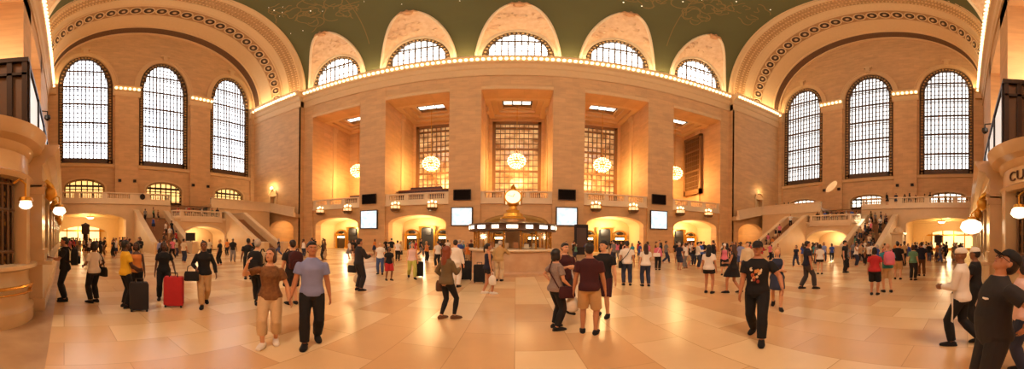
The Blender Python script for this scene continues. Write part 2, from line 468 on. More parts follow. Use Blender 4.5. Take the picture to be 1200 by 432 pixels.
WBAR = mat('window_bronze', (96, 74, 56), 0.5, 0.2, noise=0.3, scale=12)
def grid_window(name, T, hole, nv, nh, pane, frame_mat=WBAR, heavy=4, fr=0.45):
    uc, hw, zb, zs, rise = hole
    f = MB()
    def top(u): return zs + rise * sqrt(max(0, 1 - ((u - uc) / hw) ** 2))
    def bar(u0, u1, z0, z1, d0, d1):
        f.box(u0, u1, d0, d1, z0, z1, T=lambda x, y, z: T(x, z, y))
    arch_band(f, T, (uc, hw - fr, zb, zs, rise - fr), fr, 0.2, 0.5, 28)
    bar(uc - hw, uc + hw, zb, zb + 0.9, 0.2, 0.5)
    for i in range(1, nv):
        u = uc - hw + 2 * hw * i / nv
        w = 0.095 if i % 2 else 0.075
        bar(u - w, u + w, zb, top(u) - 0.1, 0.3, 0.42)
    zmax = zs + rise
    for i in range(1, nh):
        z = zb + (zmax - zb) * i / nh
        e = hw if z < zs else hw * sqrt(max(0, 1 - ((z - zs) / rise) ** 2))
        t = 0.16 if i % heavy == 0 else 0.03
        bar(uc - e, uc + e, z - t, z + t, 0.26, 0.46)
        if i % heavy == 0: bar(uc - e, uc + e, z - 0.62, z - 0.5, 0.26, 0.46)
    o = struct(f.build(name, frame_mat))
    # rosette dots of the cast border
    dts = MB()
    for i in range(25):
        a = pi * i / 24; u = uc + (hw - fr / 2) * cos(a); z = zs + (rise - fr / 2) * sin(a)
        dts.ell(T(u, z, 0.16), (0.19, 0.19, 0.19), 6, 4)
    k = int((zs - zb) / 0.55)
    for i in range(k):
        for sg in (-1, 1):
            dts.ell(T(uc + sg * (hw - fr / 2), zb + 0.3 + i * 0.55, 0.16), (0.19, 0.19, 0.19), 6, 4)
    dts.build('rosette_border', mat('dull_gold', (196, 156, 104), 0.5, 0.4, noise=0.3), o)
    p = MB(); p.quadface([T(u, z, 0.52) for u, z in hole_outline((uc, hw, zb, zs, rise), 28)])
    p.build('pane', pane, o)
    return o

BULBS = []
EB = {}
def end_wall(sx):
    W = sx < 0; nm = 'west' if W else 'east'
    ztop = 36.6 if W else 34.6; zsill = 13.8 if W else 12.7
    T = lambda u, z, d: (sx * (XW + d), u, z)
    wins = [(2.95, 3.78, zsill, 28.7, ztop - 28.7), (14.25, 3.78, zsill, 28.7, ztop - 28.7), (25.6, 3.78, zsill, 28.7, ztop - 28.7)]
    small = [(u, 2.8, ZBAL, 9.7 if W else 8.7, 1.4 if W else 0.95) for u in (2.8, 14.25, 25.4)]
    m = MB()
    # wall incl. tympanum (upper outline follows the arch)
    wall_holes(m, T, YS, YB, ZBAL - 3, 29.0, [], 0) if False else None
    us_holes = wins + small
    # below springing: full rectangle; above: clipped to ellipse
    bT, aT = 16.2, (YB - YS) / 2 + 0.3
    yc = (YB + YS) / 2
    us = set()
    for h in us_holes:
        for i in range(29): us.add(round(h[0] - h[1] * cos(pi * i / 28), 4))
    for i in range(61): us.add(round(yc - (aT - 0.3) * cos(pi * i / 60), 4))
    us = sorted(u for u in us if YS <= u <= YB)
    def ztopw(u): return ZV + bT * sqrt(max(0, 1 - ((u - yc) / aT) ** 2)) + 0.3
    def top(h, u): return h[3] + h[4] * sqrt(max(0, 1 - ((u - h[0]) / h[1]) ** 2))
    for a, b in zip(us[:-1], us[1:]):
        mid = (a + b) / 2; za = zb_ = 0.0
        zb0 = 6.5
        za, zb_ = zb0, zb0
        for h in sorted([h for h in us_holes if abs(mid - h[0]) < h[1]], key=lambda h: h[2]):
            m.quadface([T(a, za, 0), T(b, zb_, 0), T(b, h[2], 0), T(a, h[2], 0)])
            za, zb_ = top(h, a), top(h, b)
        m.quadface([T(a, za, 0), T(b, zb_, 0), T(b, max(zb_, ztopw(b)), 0), T(a, max(za, ztopw(a)), 0)])
    for h in us_holes:
        o = hole_outline(h, 28)
        for p, q in zip(o, o[1:] + o[:1]):
            m.quadface([T(p[0], p[1], 0), T(q[0], q[1], 0), T(q[0], q[1], 0.55), T(p[0], p[1], 0.55)])
    struct(m.build('wall_' + nm, STY))
    # window surrounds, sills, piers with lit capitals
    t = MB()
    for h in wins:
        arch_band(t, T, (h[0], h[1], 28.7, 28.7, h[4]), 0.55, -0.22, 0.0, 28, legs=False)
        arch_band(t, T, (h[0], h[1] + 0.55, 28.7, 28.7, h[4] + 0.55), 0.22, -0.32, 0.0, 28, legs=False)
        # keystone scroll
        t.box(h[0] - 0.3, h[0] + 0.3, -0.5, 0, ztop + 0.3, ztop + 1.7, T=lambda x, y, z: T(x, z, y))
        t.box(h[0] - 0.6, h[0] + 0.6, -0.45, 0, ztop + 1.6, ztop + 2.0, T=lambda x, y, z: T(x, z, y))
        run(t, [(0, zsill - 0.7), (0.25, zsill - 0.6), (0.32, zsill - 0.2), (0.4, zsill - 0.1), (0, zsill)], (sx * XW, h[0] - 4.2), (sx * XW, h[0] + 4.2), (-sx, 0))
    for h in small:
        arch_band(t, T, (h[0], h[1], ZBAL, h[3], h[4]), 0.28, -0.12, 0.0, 20)
    struct(t.build('trim_20' if W else 'trim_21', MOLD))
    pr = MB()
    ped = [(6.95, 10.25), (18.25, 21.6)]
    for (a, b) in ped:
        pr.box(min(sx * XW, sx * (XW - 0.45)), max(sx * XW, sx * (XW - 0.45)), a, b, ZBAL, 26.9)
    pr.box(min(sx * XW, sx * (XW - 0.45)), max(sx * XW, sx * (XW - 0.45)), 29.5, YB, ZBAL, 26.9)
    struct(pr.build('pillar', STY))
    cp = MB(); prof = [(o + 0.1, z) for o, z in CORN if z > 26.8] 
    prof = [(0.0, 26.9), (0.5, 26.9), (0.62, 27.3), (0.66, 27.9), (0.9, 28.0), (0.95, 28.6), (1.1, 28.75), (1.15, 29.0), (0.0, 29.0)]
    for (a, b) in ped + [(29.45, YB), (YS, -1.3)]:
        run(cp, prof, (sx * XW, a - 0.25), (sx * XW, b + 0.25), (-sx, 0))
        k = max(2, int((b - a + 0.5) / 0.62))
        for i in range(k): BULBS.append((sx * (XW - 1.02), a - 0.25 + (b - a + 0.5) * (i + 0.5) / k, 28.3))
    struct(cp.build('trim_22' if W else 'trim_23', MOLD))
    # windows
    for i, h in enumerate(wins): grid_window('window_%d' % ((1 if W else 4) + i), T, h, 14, 24, DAY if W else DAYE, fr=0.75)
    for i, h in enumerate(small):
        grid_window('window_%d' % ((15 if W else 18) + i), T, h, 7, 4, AMBERW if W else DAYLOW, frame_mat=BRONZE, heavy=3, fr=0.2)
    # end block (south face carries the cornice; balcony-level door niche; low passage arch)
    m = MB(); N_ = lambda u, z, d: (sx * u, YB + d, z)
    wall_holes(m, N_, XA, XW, 0, ZC, [(32.2, 2.7, 0, 3.3, 1.5), (34.0, 0.75, ZBAL, 9.3, 0)], reveal=0.8)
    m.box(min(sx * XA, sx * (XA + 0.3)), max(sx * XA, sx * (XA + 0.3)), YB, YN + 0.3, 0, ZC)
    # interior of the passage
    for p0, p1 in (((29.5, 0), (29.5, 3.9)), ((34.9, 0), (34.9, 3.9))):
        m.quadface([(sx * p0[0], YB + 0.8, 0), (sx * p0[0], 37, 0), (sx * p0[0], 37, 5.7), (sx * p0[0], YB + 0.8, 5.7)])
    struct(m.build('wall_block', STX))
    m = MB(); m.box(min(sx * 29, sx * 35.5), max(sx * 29, sx * 35.5), 37, 37.2, 0, 7); m.box(min(sx * 29, sx * 35.5), max(sx * 29, sx * 35.5), YB + 0.8, 37.2, 4.9, 5.1)
    m.box(min(sx * 33.0, sx * 35.0), max(sx * 33.0, sx * 35.0), YB + 0.8, YB + 0.9, ZBAL, 9.4)
    struct(m.build('wall_alcove', WARMWALL))
    t = MB(); run(t, CORN, (sx * XA, YB), (sx * XW, YB), (0, -1))
    run(t, CORN, (sx * XW, YS), (sx * XA, YS), (0, 1))
    t.box(min(sx * 33.0, sx * 35.0), max(sx * 33.0, sx * 35.0), YB - 0.12, YB, 9.3, 9.65)
    for e in (33.1, 34.7): t.box(min(sx * e, sx * (e + 0.25)), max(sx * e, sx * (e + 0.25)), YB - 0.1, YB, ZBAL, 9.3)
    # scrolled hood above the niche
    t.tube([(sx * (34.0 + 0.9 * cos(pi * i / 12)), YB - 0.12, 9.6 + 0.9 * sin(pi * i / 12)) for i in range(13)], 0.11, 6)
    struct(t.build('trim_24' if W else 'trim_25', MOLD))
    k = 18
    for i in range(k): BULBS.append((sx * (XA + 0.3 + (XW - XA - 1.2) * (i + 0.5) / k), YB - 0.8, 28.4))
    for i in range(k): BULBS.append((sx * (XA - 0.2 + (XW - XA - 0.8) * (i + 0.5) / k), YS + 0.8, 28.4))
    # shadow groove between block and piers
    # great arch: splayed soffit with bands
    st = [(XA - 0.2, 16.6, 19.9, MOLD), (XA + 0.5, 16.45, 19.4, ORN), (XA + 2.6, 16.3, 18.9, MOLD), (XA + 3.9, 16.25, 18.5, None), (XA + 4.2, 16.2, 18.2, None), (XA + 6.3, 16.15, 17.7, None), (XA + 9.0, 16.1, 17.0, None), (XA + 9.4, 16.1, 16.6, None), (XA + 10.6, 16.05, 16.1, None), (XW + 0.1, 16.0, 16.0, None)]
    bands = [(0, 1, MOLD), (1, 2, ORN), (2, 4, MOLD), (4, 5, mat('rosette_ground', (196, 148, 96), 0.7, scale=4, bump=0.5, second=(150, 104, 62))), (5, 6, MOLD), (6, 7, MOLD), (7, 8, DARKORN), (8, 9, MOLD)]
    a = MB(); mats = []
    nA = 72; ycc = YC - 0.2
    def P(i, t): x, aa, bb, _ = st[i]; return (sx * x, ycc + aa * cos(t), ZV + bb * sin(t))
    for (i0, i1, mt) in bands:
        if mt not in mats: mats.append(mt)
        a.cur = mats.index(mt)
        for i in range(i0, i1):
            for j in range(nA):
                t0, t1 = pi * j / nA, pi * (j + 1) / nA
                a.quadface([P(i, t0), P(i, t1), P(i + 1, t1), P(i + 1, t0)])
    # front rim of the arch (drops below the green vault) and thin ribs
    a.cur = 0
    for xr, da, r in ((XA - 0.2, 0.0, 0.22), (XA + 0.5, 0.0, 0.14), (XA + 2.6, 0.0, 0.16), (XA + 4.0, 0, 0.1), (XA + 6.4, 0, 0.1), (XA + 9.2, 0, 0.18), (XA + 10.7, 0, 0.14)):
        for i in range(len(st) - 1):
            if st[i][0] <= xr <= st[i + 1][0]:
                f = (xr - st[i][0]) / (st[i + 1][0] - st[i][0]); aa = st[i][1] + f * (st[i + 1][1] - st[i][1]); bb = st[i][2] + f * (st[i + 1][2] - st[i][2])
        a.tube([(sx * xr, ycc + (aa - 0.05) * cos(pi * j / nA), ZV + (bb - 0.05) * sin(pi * j / nA)) for j in range(nA + 1)], r, 6)
    ao = struct(a.build('trim_26' if W else 'trim_27', mats, smooth=True))
    # dentil blocks of the outer ornament band
    dn = MB()
    for xr, f in ((XA + 0.85, 0.15), (XA + 1.55, 0.5), (XA + 2.25, 0.85)):
        aa = 16.45 - 0.15 * f; bb = 19.4 - 0.5 * f
        for j in range(110):
            t = pi * (j + 0.5) / 110
            dn.ell((sx * xr, ycc + (aa - 0.04) * cos(t), ZV + (bb - 0.04) * sin(t)), (0.2, 0.14, 0.14), 5, 3)
    dn.build('egg_and_leaf_band', mat('ornament_relief', (232, 186, 126), 0.7, noise=0.2), ao)
    # rosettes
    xr, aa, bb = XA + 5.25, 16.17, 17.95
    dk = mat('rosette_dark', (72, 44, 26), 0.6, noise=0.3, scale=10)
    nr = 30
    for j in range(nr):
        t = pi * (j + 0.5) / nr
        pc = Vector((sx * xr, ycc + aa * cos(t), ZV + bb * sin(t)))
        nrm = Vector((0, -cos(t) / aa, -sin(t) / bb)).normalized(); nrm = (nrm + Vector((-sx * 0.24, 0, 0))).normalized()
        q = nrm.to_track_quat('Z', 'Y').to_matrix()
        r = MB()
        for (prof, c) in ((((0.80, 0.0), (0.86, 0.10), (0.72, 0.16), (0.64, 0.06)), 1), (((0.64, 0.06), (0.02, 0.04)), 0), (((0.40, 0.05), (0.42, 0.16), (0.30, 0.2), (0.26, 0.08)), 2), (((0.26, 0.08), (0.2, 0.22), (0.02, 0.26)), 1)):
            r.cur = c
            r.loft([[pc + q @ Vector((R_ * cos(2 * pi * k / 16), R_ * sin(2 * pi * k / 16), z + 0.02)) for k in range(16)] for R_, z in prof], caps=False)
        r.build('rosette', [dk, MOLD, BRONZE2], ao, smooth=True)
AMBERW = emat('amber_lit_pane', (255, 196, 110), 1.3)
DAYLOW = emat('daylit_low_pane', (255, 246, 226), 3.2)
end_wall(-1); end_wall(1)
for i in range(91): BULBS.append((-27.9 + 55.8 * (i + 0.5) / 91, YN - 0.8, 28.4))

# ---------------------------------------------------------------- vault with lunettes
def green_mat():
    m = bpy.data.materials.new('green_painted_vault'); m.use_nodes = True; nt = m.node_tree; b = nt.nodes['Principled BSDF']
    L = nt.links.new; N = nt.nodes.new
    tc = N('ShaderNodeTexCoord'); nz = N('ShaderNodeTexNoise'); nz.inputs['Scale'].default_value = 0.12; nz.inputs['Detail'].default_value = 5
    L(tc.outputs['Object'], nz.inputs['Vector'])
    cr = N('ShaderNodeValToRGB'); cr.color_ramp.elements[0].color = lin((84, 80, 42)); cr.color_ramp.elements[1].color = lin((104, 98, 54))
    L(nz.outputs['Fac'], cr.inputs[0]); L(cr.outputs[0], b.inputs['Base Color']); b.inputs['Roughness'].default_value = 0.8
    return m
AV, BV = 16.6, 19.7
T0 = radians(35.3)
def tc_of(x):
    for xb in BAYX:
        u = abs(x - xb) / 4.55
        if u < 1: return T0 * (1 - u ** 2.0) ** 0.62
    return 0.0
def V(x, t, off=0.0): return (x, YC + (AV - off) * cos(t), ZV + (BV - off) * sin(t))
v = MB(); xs = []
x = -XA
while x < XA - 1e-6:
    xs.append(x); near = any(abs(abs(x - xb) - 4.55) < 0.7 for xb in BAYX); x += 0.1 if near else 0.35
xs.append(XA)
NT = 44
for a, b in zip(xs[:-1], xs[1:]):
    ta, tb = tc_of(a), tc_of(b)
    for j in range(NT):
        f0, f1 = j / NT, (j + 1) / NT
        v.quadface([V(a, ta + (pi - 2 * ta) * f0), V(b, tb + (pi - 2 * tb) * f0), V(b, tb + (pi - 2 * tb) * f1), V(a, ta + (pi - 2 * ta) * f1)])
# painted gold figures: thin flat ribbons lying on the vault
v.cur = 1
def ribbon(pts, w=0.09):
    q = []
    for i, (x, t) in enumerate(pts):
        x0, t0 = pts[max(0, i - 1)]; x1, t1 = pts[min(len(pts) - 1, i + 1)]
        dx, dt = x1 - x0, (t1 - t0) * 17; l = sqrt(dx * dx + dt * dt) or 1
        nx, nt_ = -dt / l * w, dx / l * w / 17
        q.append((V(x + nx, t + nt_, 0.03), V(x - nx, t - nt_, 0.03)))
    for (a, b), (c, d) in zip(q[:-1], q[1:]): v.quadface([a, b, d, c])
rg = random.Random(5)
def doodle(cx, ct, s, n=7):
    for k in range(n):
        a0 = rg.uniform(0, 2 * pi); r0 = rg.uniform(0.2, 1.0) * s; ox, ot = rg.uniform(-s, s) * 0.7, rg.uniform(-s, s) * 0.7
        e = rg.uniform(0.35, 1); sp = rg.uniform(2.0, 5.5); p = []
        for i in range(26):
            a = a0 + sp * i / 25; r = r0 * (1 + 0.25 * sin(3 * a + k))
            p.append((cx + ox + r * cos(a), ct + (ot + e * r * sin(a)) / 17))
        ribbon(p, 0.07)
for cx, td, s in ((-19.5, 50, 2.4), (-17.5, 44, 1.4), (-22.5, 47, 1.6), (-14, 55, 2.0), (15.5, 52, 2.6), (12.5, 47, 1.8), (18.5, 45, 1.7), (21, 52, 1.7), (24, 56, 1.8), (-25, 56, 1.8), (5, 58, 2.2), (-5, 60, 2.0), (17, 60, 2.4), (-17, 62, 2.6)):
    doodle(cx, radians(td), s)
ribbon([(-25.0 + 0 * i, radians(24 + i * 2)) for i in range(20)], 0.07) if False else None
for xl in (-17.05, 17.05, -5.7, 5.7):
    ribbon([(xl, radians(20 + 4 * i)) for i in range(36)], 0.06) if abs(xl) > 10 else None
v.cur = 2
for i in range(46):
    x, t = rg.uniform(-27, 27), radians(rg.uniform(38, 70)); r = rg.choice((0.04, 0.05, 0.09))
    p = V(x, t, 0.05); v.ell(p, (r, r, r), 6, 4)
GOLDP = mat('gold_paint', (138, 110, 52), 0.6, noise=0.25, scale=2)
struct(v.build('ceiling', [green_mat(), GOLDP, emat('star_lamp', (255, 236, 190), 2.0)], smooth=True))

def lunette(xb, s, n):
    """s=+1 north, -1 south. window hole on the wall plane above the cornice; ruled relief surface up to the groin"""
    yw = YN - 0.0 if s > 0 else YS + 0.0
    yw = YC + s * AV
    hw, zs, rise = 3.97, 29.2, 6.5
    T = lambda u, z, d: (u, yw + s * d, z)
    m = MB(); K = 40
    rows = []
    for i in range(K + 1):
        u = -cos(pi * i / K)
        x = xb + 4.55 * u; t = tc_of(x) if abs(u) < 1 else 0
        g = V(x, t); g = (g[0], g[1] if s > 0 else 2 * YC - g[1], g[2])
        w0 = (xb + (hw + 0.35) * u, yw, zs + (rise + 0.35) * sqrt(max(0, 1 - u * u)))
        row = []
        for j in range(9):
            f = j / 8; bulge = 0.35 * sin(pi * f)
            row.append((w0[0] + (g[0] - w0[0]) * f, w0[1] + (g[1] - w0[1]) * f, w0[2] + (g[2] - w0[2]) * f + bulge * (1 - abs(u)) * 0.6))
        rows.append(row)
    for a, b in zip(rows[:-1], rows[1:]):
        for j in range(8): m.quadface([a[j], b[j], b[j + 1], a[j + 1]])
    m.cur = 1
    arch_band(m, T, (xb, hw, zs - 0.4, zs, rise), 0.4, -0.12, 0.3, 30)
    # groin rib along the vault edge
    rib = []
    for i in range(K + 1):
        u = -cos(pi * i / K); x = xb + 4.55 * u; t = tc_of(x) if abs(u) < 1 else 0
        g = V(x, t, 0.1); rib.append((g[0], g[1] if s > 0 else 2 * YC - g[1], g[2]))
    m.tube(rib, 0.2, 6)
    struct(m.build('trim_%d' % (30 + n), [RELIEF, PALE], smooth=True))
    if s > 0:   # eagle-like crest ornament at the crown
        g = V(xb, T0 * 0.97, 0.35); o = MB()
        o.ell(g, (0.6, 0.5, 0.45), 8, 6)
        for sg in (-1, 1):
            o.tube([(g[0], g[1], g[2]), (g[0] + sg * 0.7, g[1] - 0.1, g[2] + 0.25), (g[0] + sg * 1.15, g[1] - 0.05, g[2] - 0.15)], [0.3, 0.22, 0.05], 6)
        o.tube([g, (g[0], g[1] - 0.3, g[2] + 0.5)], [0.2, 0.14], 6)
        struct(o.build('trim_%d' % (50 + n), mat('crest_relief', (206, 150, 100), 0.7, noise=0.3, scale=6), smooth=True))
        ap = MB(); nq = 9
        for q in range(14):   # carved foliage scrolls on the relief field
            u = rg.uniform(-0.75, 0.75); f = rg.uniform(0.25, 0.85); i = int((acos(-u) / pi) * K); j = int(f * 8); p = rows[i][j]
            ap.tube([(p[0] + 0.45 * cos(a_), p[1] - 0.12, p[2] - 0.1 + 0.35 * sin(a_)) for a_ in [q + 0.8 * k_ for k_ in range(6)]], 0.09, 5)
        struct(ap.build('trim_%d' % (60 + n), RELIEF, smooth=True))
    grid_window('window_%d' % (21 + n), T, (xb, hw, zs - 0.4, zs, rise), 11, 3, LUN, frame_mat=mat('lunette_frame', (96, 74, 52), 0.5, noise=0.3), heavy=2, fr=0.55)
n = 0
for s in (1, -1):
    for xb in BAYX: lunette(xb, s, n); n += 1

# ---------------------------------------------------------------- south side (mostly behind the camera)
m = MB()
for (a, b) in PIERS: m.box(a, b, YS - 2.6, YS, 0, ZC)
m.box(-XA, XA, YS - 2.6, YS, ZH, ZC); m.box(-XW, -XA, YS - 0.6, YS, 0, ZC); m.box(XA, XW, YS - 0.6, YS, 0, ZC)
m.box(-27, -7.5, YS - 0.9, YS - 0.3, 0, 9.5); m.box(7.5, 27, YS - 0.9, YS - 0.3, 0, 9.5)
m.box(-XW, XW, -11.4, -11.0, 0, ZH + 2); m.box(-XW, XW, -11.4, YS - 2.0, ZH, ZH + 0.3)
struct(m.build('wall_south', STX))
t = MB(); run(t, CORN, (-XA, YS), (XA, YS), (0, 1)); struct(t.build('trim_2', MOLD))
for i in range(30): BULBS.append((-27.9 + 19 * (i + 0.5) / 30, YS + 0.8, 28.4)); BULBS.append((27.9 - 19 * (i + 0.5) / 30, YS + 0.8, 28.4))

# bulbs
b = MB(); b.lathe(0, 0, [(0.02, 0.22), (0.12, 0.18), (0.175, 0.06), (0.17, -0.07), (0.11, -0.19), (0.02, -0.23)], 10)
bulb0 = tag(b.build('light_bulb', emat('bulb_glow', (255, 226, 168), 1.9), smooth=True), 'glowing round bulb in the row of bulbs along the lit cornice', 'light bulb', 'cornice light bulbs')
keep = []
for p in BULBS:
    if all((p[0] - q[0]) ** 2 + (p[1] - q[1]) ** 2 + (p[2] - q[2]) ** 2 > 0.17 for q in keep): keep.append(p)
BULBS = keep
for i, p in enumerate(BULBS):
    o = bulb0 if i == 0 else bulb0.copy()
    if i: C.objects.link(o)
    o.location = p
    if abs(p[0]) > 35: o.scale = (1.2, 1.2, 1.2)
print('bulbs', len(BULBS))
# ================================================================== balconies and grand stairs (mirrored)
STEP = mat('stair_tread', (170, 122, 80), 0.5, noise=0.25, scale=3)
STAIRSIDE = mat('stair_marble', (226, 190, 142), 0.45, noise=0.18, scale=1.2)
LIT_SHOP = emat('lit_shop_window', (255, 206, 124), 1.5)
XF, XBAL = 30.0, 33.0
def srt(a, b): return (min(a, b), max(a, b))
def balcony(sx, tn):
    W = sx < 0
    T = lambda u, z, d: (sx * (XBAL + d), u, z)
    m = MB()
    wall_holes(m, T, YS, 28.6, 0, ZBAL - 0.4, [(2.9, 4.3, 0, 4.1, 0.85), (15.6, 2.8, 4.4, ZBAL - 0.4, 0)], reveal=0.9)
    struct(m.build('wall_balcony', STAIRSIDE))
    fl = MB()
    for (x0, x1, y0, y1) in ((33.0, XW, YS, 12.8), (33.0, XW, 18.4, YB), (37.4, XW, 12.8, 18.4)):
        fl.box(*srt(sx * x0, sx * x1), y0, y1, ZBAL - 0.35, ZBAL)
    struct(fl.build('floor_balcony', MARB))
    segs = [(YS, 8.3, 3, 10), (8.3, 10.0, 0, 0), (10.0, 12.7, 1, 8), (18.5, 22.0, 0, 0), (22.0, 28.7, 0, 0)]
    for i, (a, b, p, k) in enumerate(segs):
        parapet('trim_%d' % (tn + i), T, a, b, ZBAL, 1.05, p, n_per=k or 1)
    # return along the end block, dropping to the east
    parapet('trim_%d' % (tn + 8), lambda u, z, d: (sx * u, 28.7 + d, z), XA - 0.1, XBAL + 0.3, ZBAL, 1.05, 0, slope=lambda u: -1.15 * (XBAL - u) / 5.0)
    m = MB(); m.loft([[(sx * XA, 28.8, 5.1), (sx * XA, YB, 5.1), (sx * XA, YB, 5.7), (sx * XA, 28.8, 5.7)], [(sx * XBAL, 28.8, 6.3), (sx * XBAL, YB, 6.3), (sx * XBAL, YB, 6.8), (sx * XBAL, 28.8, 6.8)]])
    struct(m.build('floor_ramp', MARB))
    # upper flight
    s = MB(); n = 16
    for i in range(n):
        x0 = XBAL + 4.4 * i / n; s.box(*srt(sx * x0, sx * (XBAL + 4.4)), 12.8, 18.4, 4.4 + 2.4 * i / n, 4.4 + 2.4 * (i + 1) / n)
    o = struct(s.build('floor_stairs', STEP))
    # landing block with the arch under it
    b = MB(); Tb = lambda u, z, d: (sx * (XF + d), u, z)
    wall_holes(b, Tb, 12.1, 19.1, 0, 4.4, [(15.9, 2.75, 0, 1.9, 1.35)], reveal=2.9)
    b.box(*srt(sx * XF, sx * XBAL), 12.1, 19.1, 4.1, 4.4)
    struct(b.build('wall_landing', STAIRSIDE))
    t = MB(); arch_band(t, Tb, (15.9, 2.75, 0, 1.9, 1.35), 0.3, -0.08, 0.0, 20)
    t.box(*srt(sx * (XF - 0.1), sx * XF), 12.1, 19.1, 4.15, 4.45)
    struct(t.build('trim_%d' % (tn + 9), PALE))
    parapet('trim_%d' % (tn + 10), Tb, 12.9, 18.3, 4.4, 1.0, 1, n_per=26)
    for (ya, yb, xa, xb_) in ((12.9, 12.1, XF, XF + 0.9), (18.3, 19.1, XF, XF + 0.9)):
        l = sqrt((ya - yb) ** 2 + (xa - xb_) ** 2)
        Tq = lambda u, z, d, ya=ya, yb=yb, xa=xa, xb_=xb_, l=l: (sx * (xa + (xb_ - xa) * u / l + d * 0.6), ya + (yb - ya) * u / l, z)
        parapet('trim_%d' % (tn + (11 if ya < 15 else 12)), Tq, 0, l, 4.4, 1.0, 1, n_per=5)
    # side flights
    for fi, (y0, y1, X0, sl) in enumerate(((8.4, 12.1, 25.6, 0.62), (19.1, 21.8, 23.4, 0.66))):
        zf = 4.4; X1 = X0 + zf / sl; n = 30
        s = MB()
        for i in range(n):
            s.cur = 0
            x0 = X0 + (X1 - X0) * i / n
            s.box(*srt(sx * x0, sx * XBAL), y0, y1, zf * i / n, zf * (i + 1) / n)
        struct(s.build('floor_stairs', STEP))
        for ye in (y0, y1):
            w = 0.22
            p = MB(); R_ = 0.95
            poly = [(X0 - 0.5, 0), (XBAL, 0), (XBAL, zf + R_), (X1, zf + R_), (X0, R_), (X0 - 0.5, R_)]
            TT = lambda u, v, d: (sx * u, d, v)
            p.prism(poly, ye - w, ye + w, TT)
            cap = [(X0 - 0.6, R_), (X0, R_), (X1, zf + R_), (XBAL, zf + R_), (XBAL, zf + R_ + 0.14), (X1 - 0.05, zf + R_ + 0.14), (X0 - 0.05, R_ + 0.14), (X0 - 0.6, R_ + 0.14)]
            p.cur = 1; p.prism(cap, ye - w - 0.08, ye + w + 0.08, TT)
            p.cur = 0; p.box(*srt(sx * (X0 - 0.95), sx * (X0 - 0.35)), ye - 0.32, ye + 0.32, 0, 1.15)
            p.cur = 1; p.box(*srt(sx * (X0 - 1.02), sx * (X0 - 0.28)), ye - 0.39, ye + 0.39, 1.15, 1.3)
            struct(p.build('wall_parapet', [STAIRSIDE, PALE]))
    # concourse passage under the balcony
    for ye in (YS + 0.2, 8.2):
        q = MB(); q.box(*srt(sx * 33.9, sx * 50), ye - 0.1, ye + 0.1, 0, 5.4); struct(q.build('wall_passage', WARMWALL))
    q = MB()
    q.box(*srt(sx * 33.9, sx * 50), YS + 0.2, 8.2, 5.3, 5.5); q2 = MB(); q2.box(*srt(sx * 50, sx * 50.2), YS, 8.4, 0, 6); struct(q2.build('wall_passage', WARMWALL))
    for xr in (38, 42, 46): q.box(*srt(sx * xr, sx * (xr + 0.5)), YS + 0.3, 8.1, 4.9, 5.3)
    struct(q.build('ceiling_passage', WARMWALL))
    aw = MB(); wall_holes(aw, lambda u, z, d: (sx * (42.3 + d), u, z), YS + 0.3, 8.1, 0, 5.3, [(2.9, 3.6, 0, 2.3, 1.3)], reveal=0.6); struct(aw.build('wall_inner_arch', WARMWALL))
    # lit shopfront at the end
    f = MB()
    Tf = lambda u, z, d: (sx * (49.8 + d), u, z)
    for i in range(5):
        u0 = -1.4 + i * 1.9
        f.box(u0 - 0.1, u0 + 0.1, -0.1, 0.2, 0, 4.2, T=lambda x, y, z: Tf(x, z, y))
    f.box(-1.5, 7.4, -0.15, 0.2, 2.9, 3.2, T=lambda x, y, z: Tf(x, z, y)); f.box(-1.5, 7.4, -0.15, 0.2, 4.2, 4.5, T=lambda x, y, z: Tf(x, z, y)); f.box(-1.5, 7.4, -0.12, 0.2, 0, 0.5, T=lambda x, y, z: Tf(x, z, y))
    root = tag(f.build('shopfront', GILT), 'glowing glazed shopfront at the far end of the passage under the %s balcony' % ('left' if W else 'right'), 'shopfront')
    for i in range(4):
        u0 = -1.3 + i * 1.9
        g = MB(); g.box(u0, u0 + 1.7, 0.05, 0.15, 0.5, 2.9, T=lambda x, y, z: Tf(x, z, y)); g.box(u0, u0 + 1.7, 0.05, 0.15, 3.2, 4.2, T=lambda x, y, z: Tf(x, z, y)); g.build('pane', LIT_SHOP, root)
    # ceiling lamp of the passage
    b = MB(); b.lathe(0, 0, [(0.05, 0.75), (0.05, 0.3), (0.5, 0.22), (0.55, 0.1), (0.5, 0.06)], 16)
    r = empty('ceiling_lamp', (sx * 35.0, 3.2, 4.5)); tag(r, 'round glowing ceiling lamp under the low arch of the %s balcony' % ('left' if W else 'right'), 'ceiling lamp')
    b.build('fitting', GILT, r, True); b = MB(); b.ell((0, 0, 0.02), (0.42, 0.42, 0.2), 14, 8); b.build('glass_bowl', LAMPW, r, True)
balcony(-1, 70); balcony(1, 90)

# ================================================================== ticket counters at both edges
LATTICE = None
def lattice_mat():
    m = bpy.data.materials.new('gilt_lattice'); m.use_nodes = True; nt = m.node_tree; b = nt.nodes['Principled BSDF']
    L = nt.links.new; N = nt.nodes.new
    tc = N('ShaderNodeTexCoord'); vo = N('ShaderNodeTexVoronoi'); vo.inputs['Scale'].default_value = 9
    L(tc.outputs['Object'], vo.inputs['Vector'])
    cr = N('ShaderNodeValToRGB'); cr.color_ramp.elements[0].position = 0.25; cr.color_ramp.elements[0].color = lin((176, 120, 54)); cr.color_ramp.elements[1].position = 0.55; cr.color_ramp.elements[1].color = lin((44, 26, 12))
    L(vo.outputs['Distance'], cr.inputs[0]); L(cr.outputs[0], b.inputs['Base Color']); b.inputs['Metallic'].default_value = 0.5; b.inputs['Roughness'].default_value = 0.4
    return m
LATTICE = lattice_mat()
POLM = mat('polished_tan_marble', (222, 184, 136), 0.22, noise=0.3, scale=2.0)
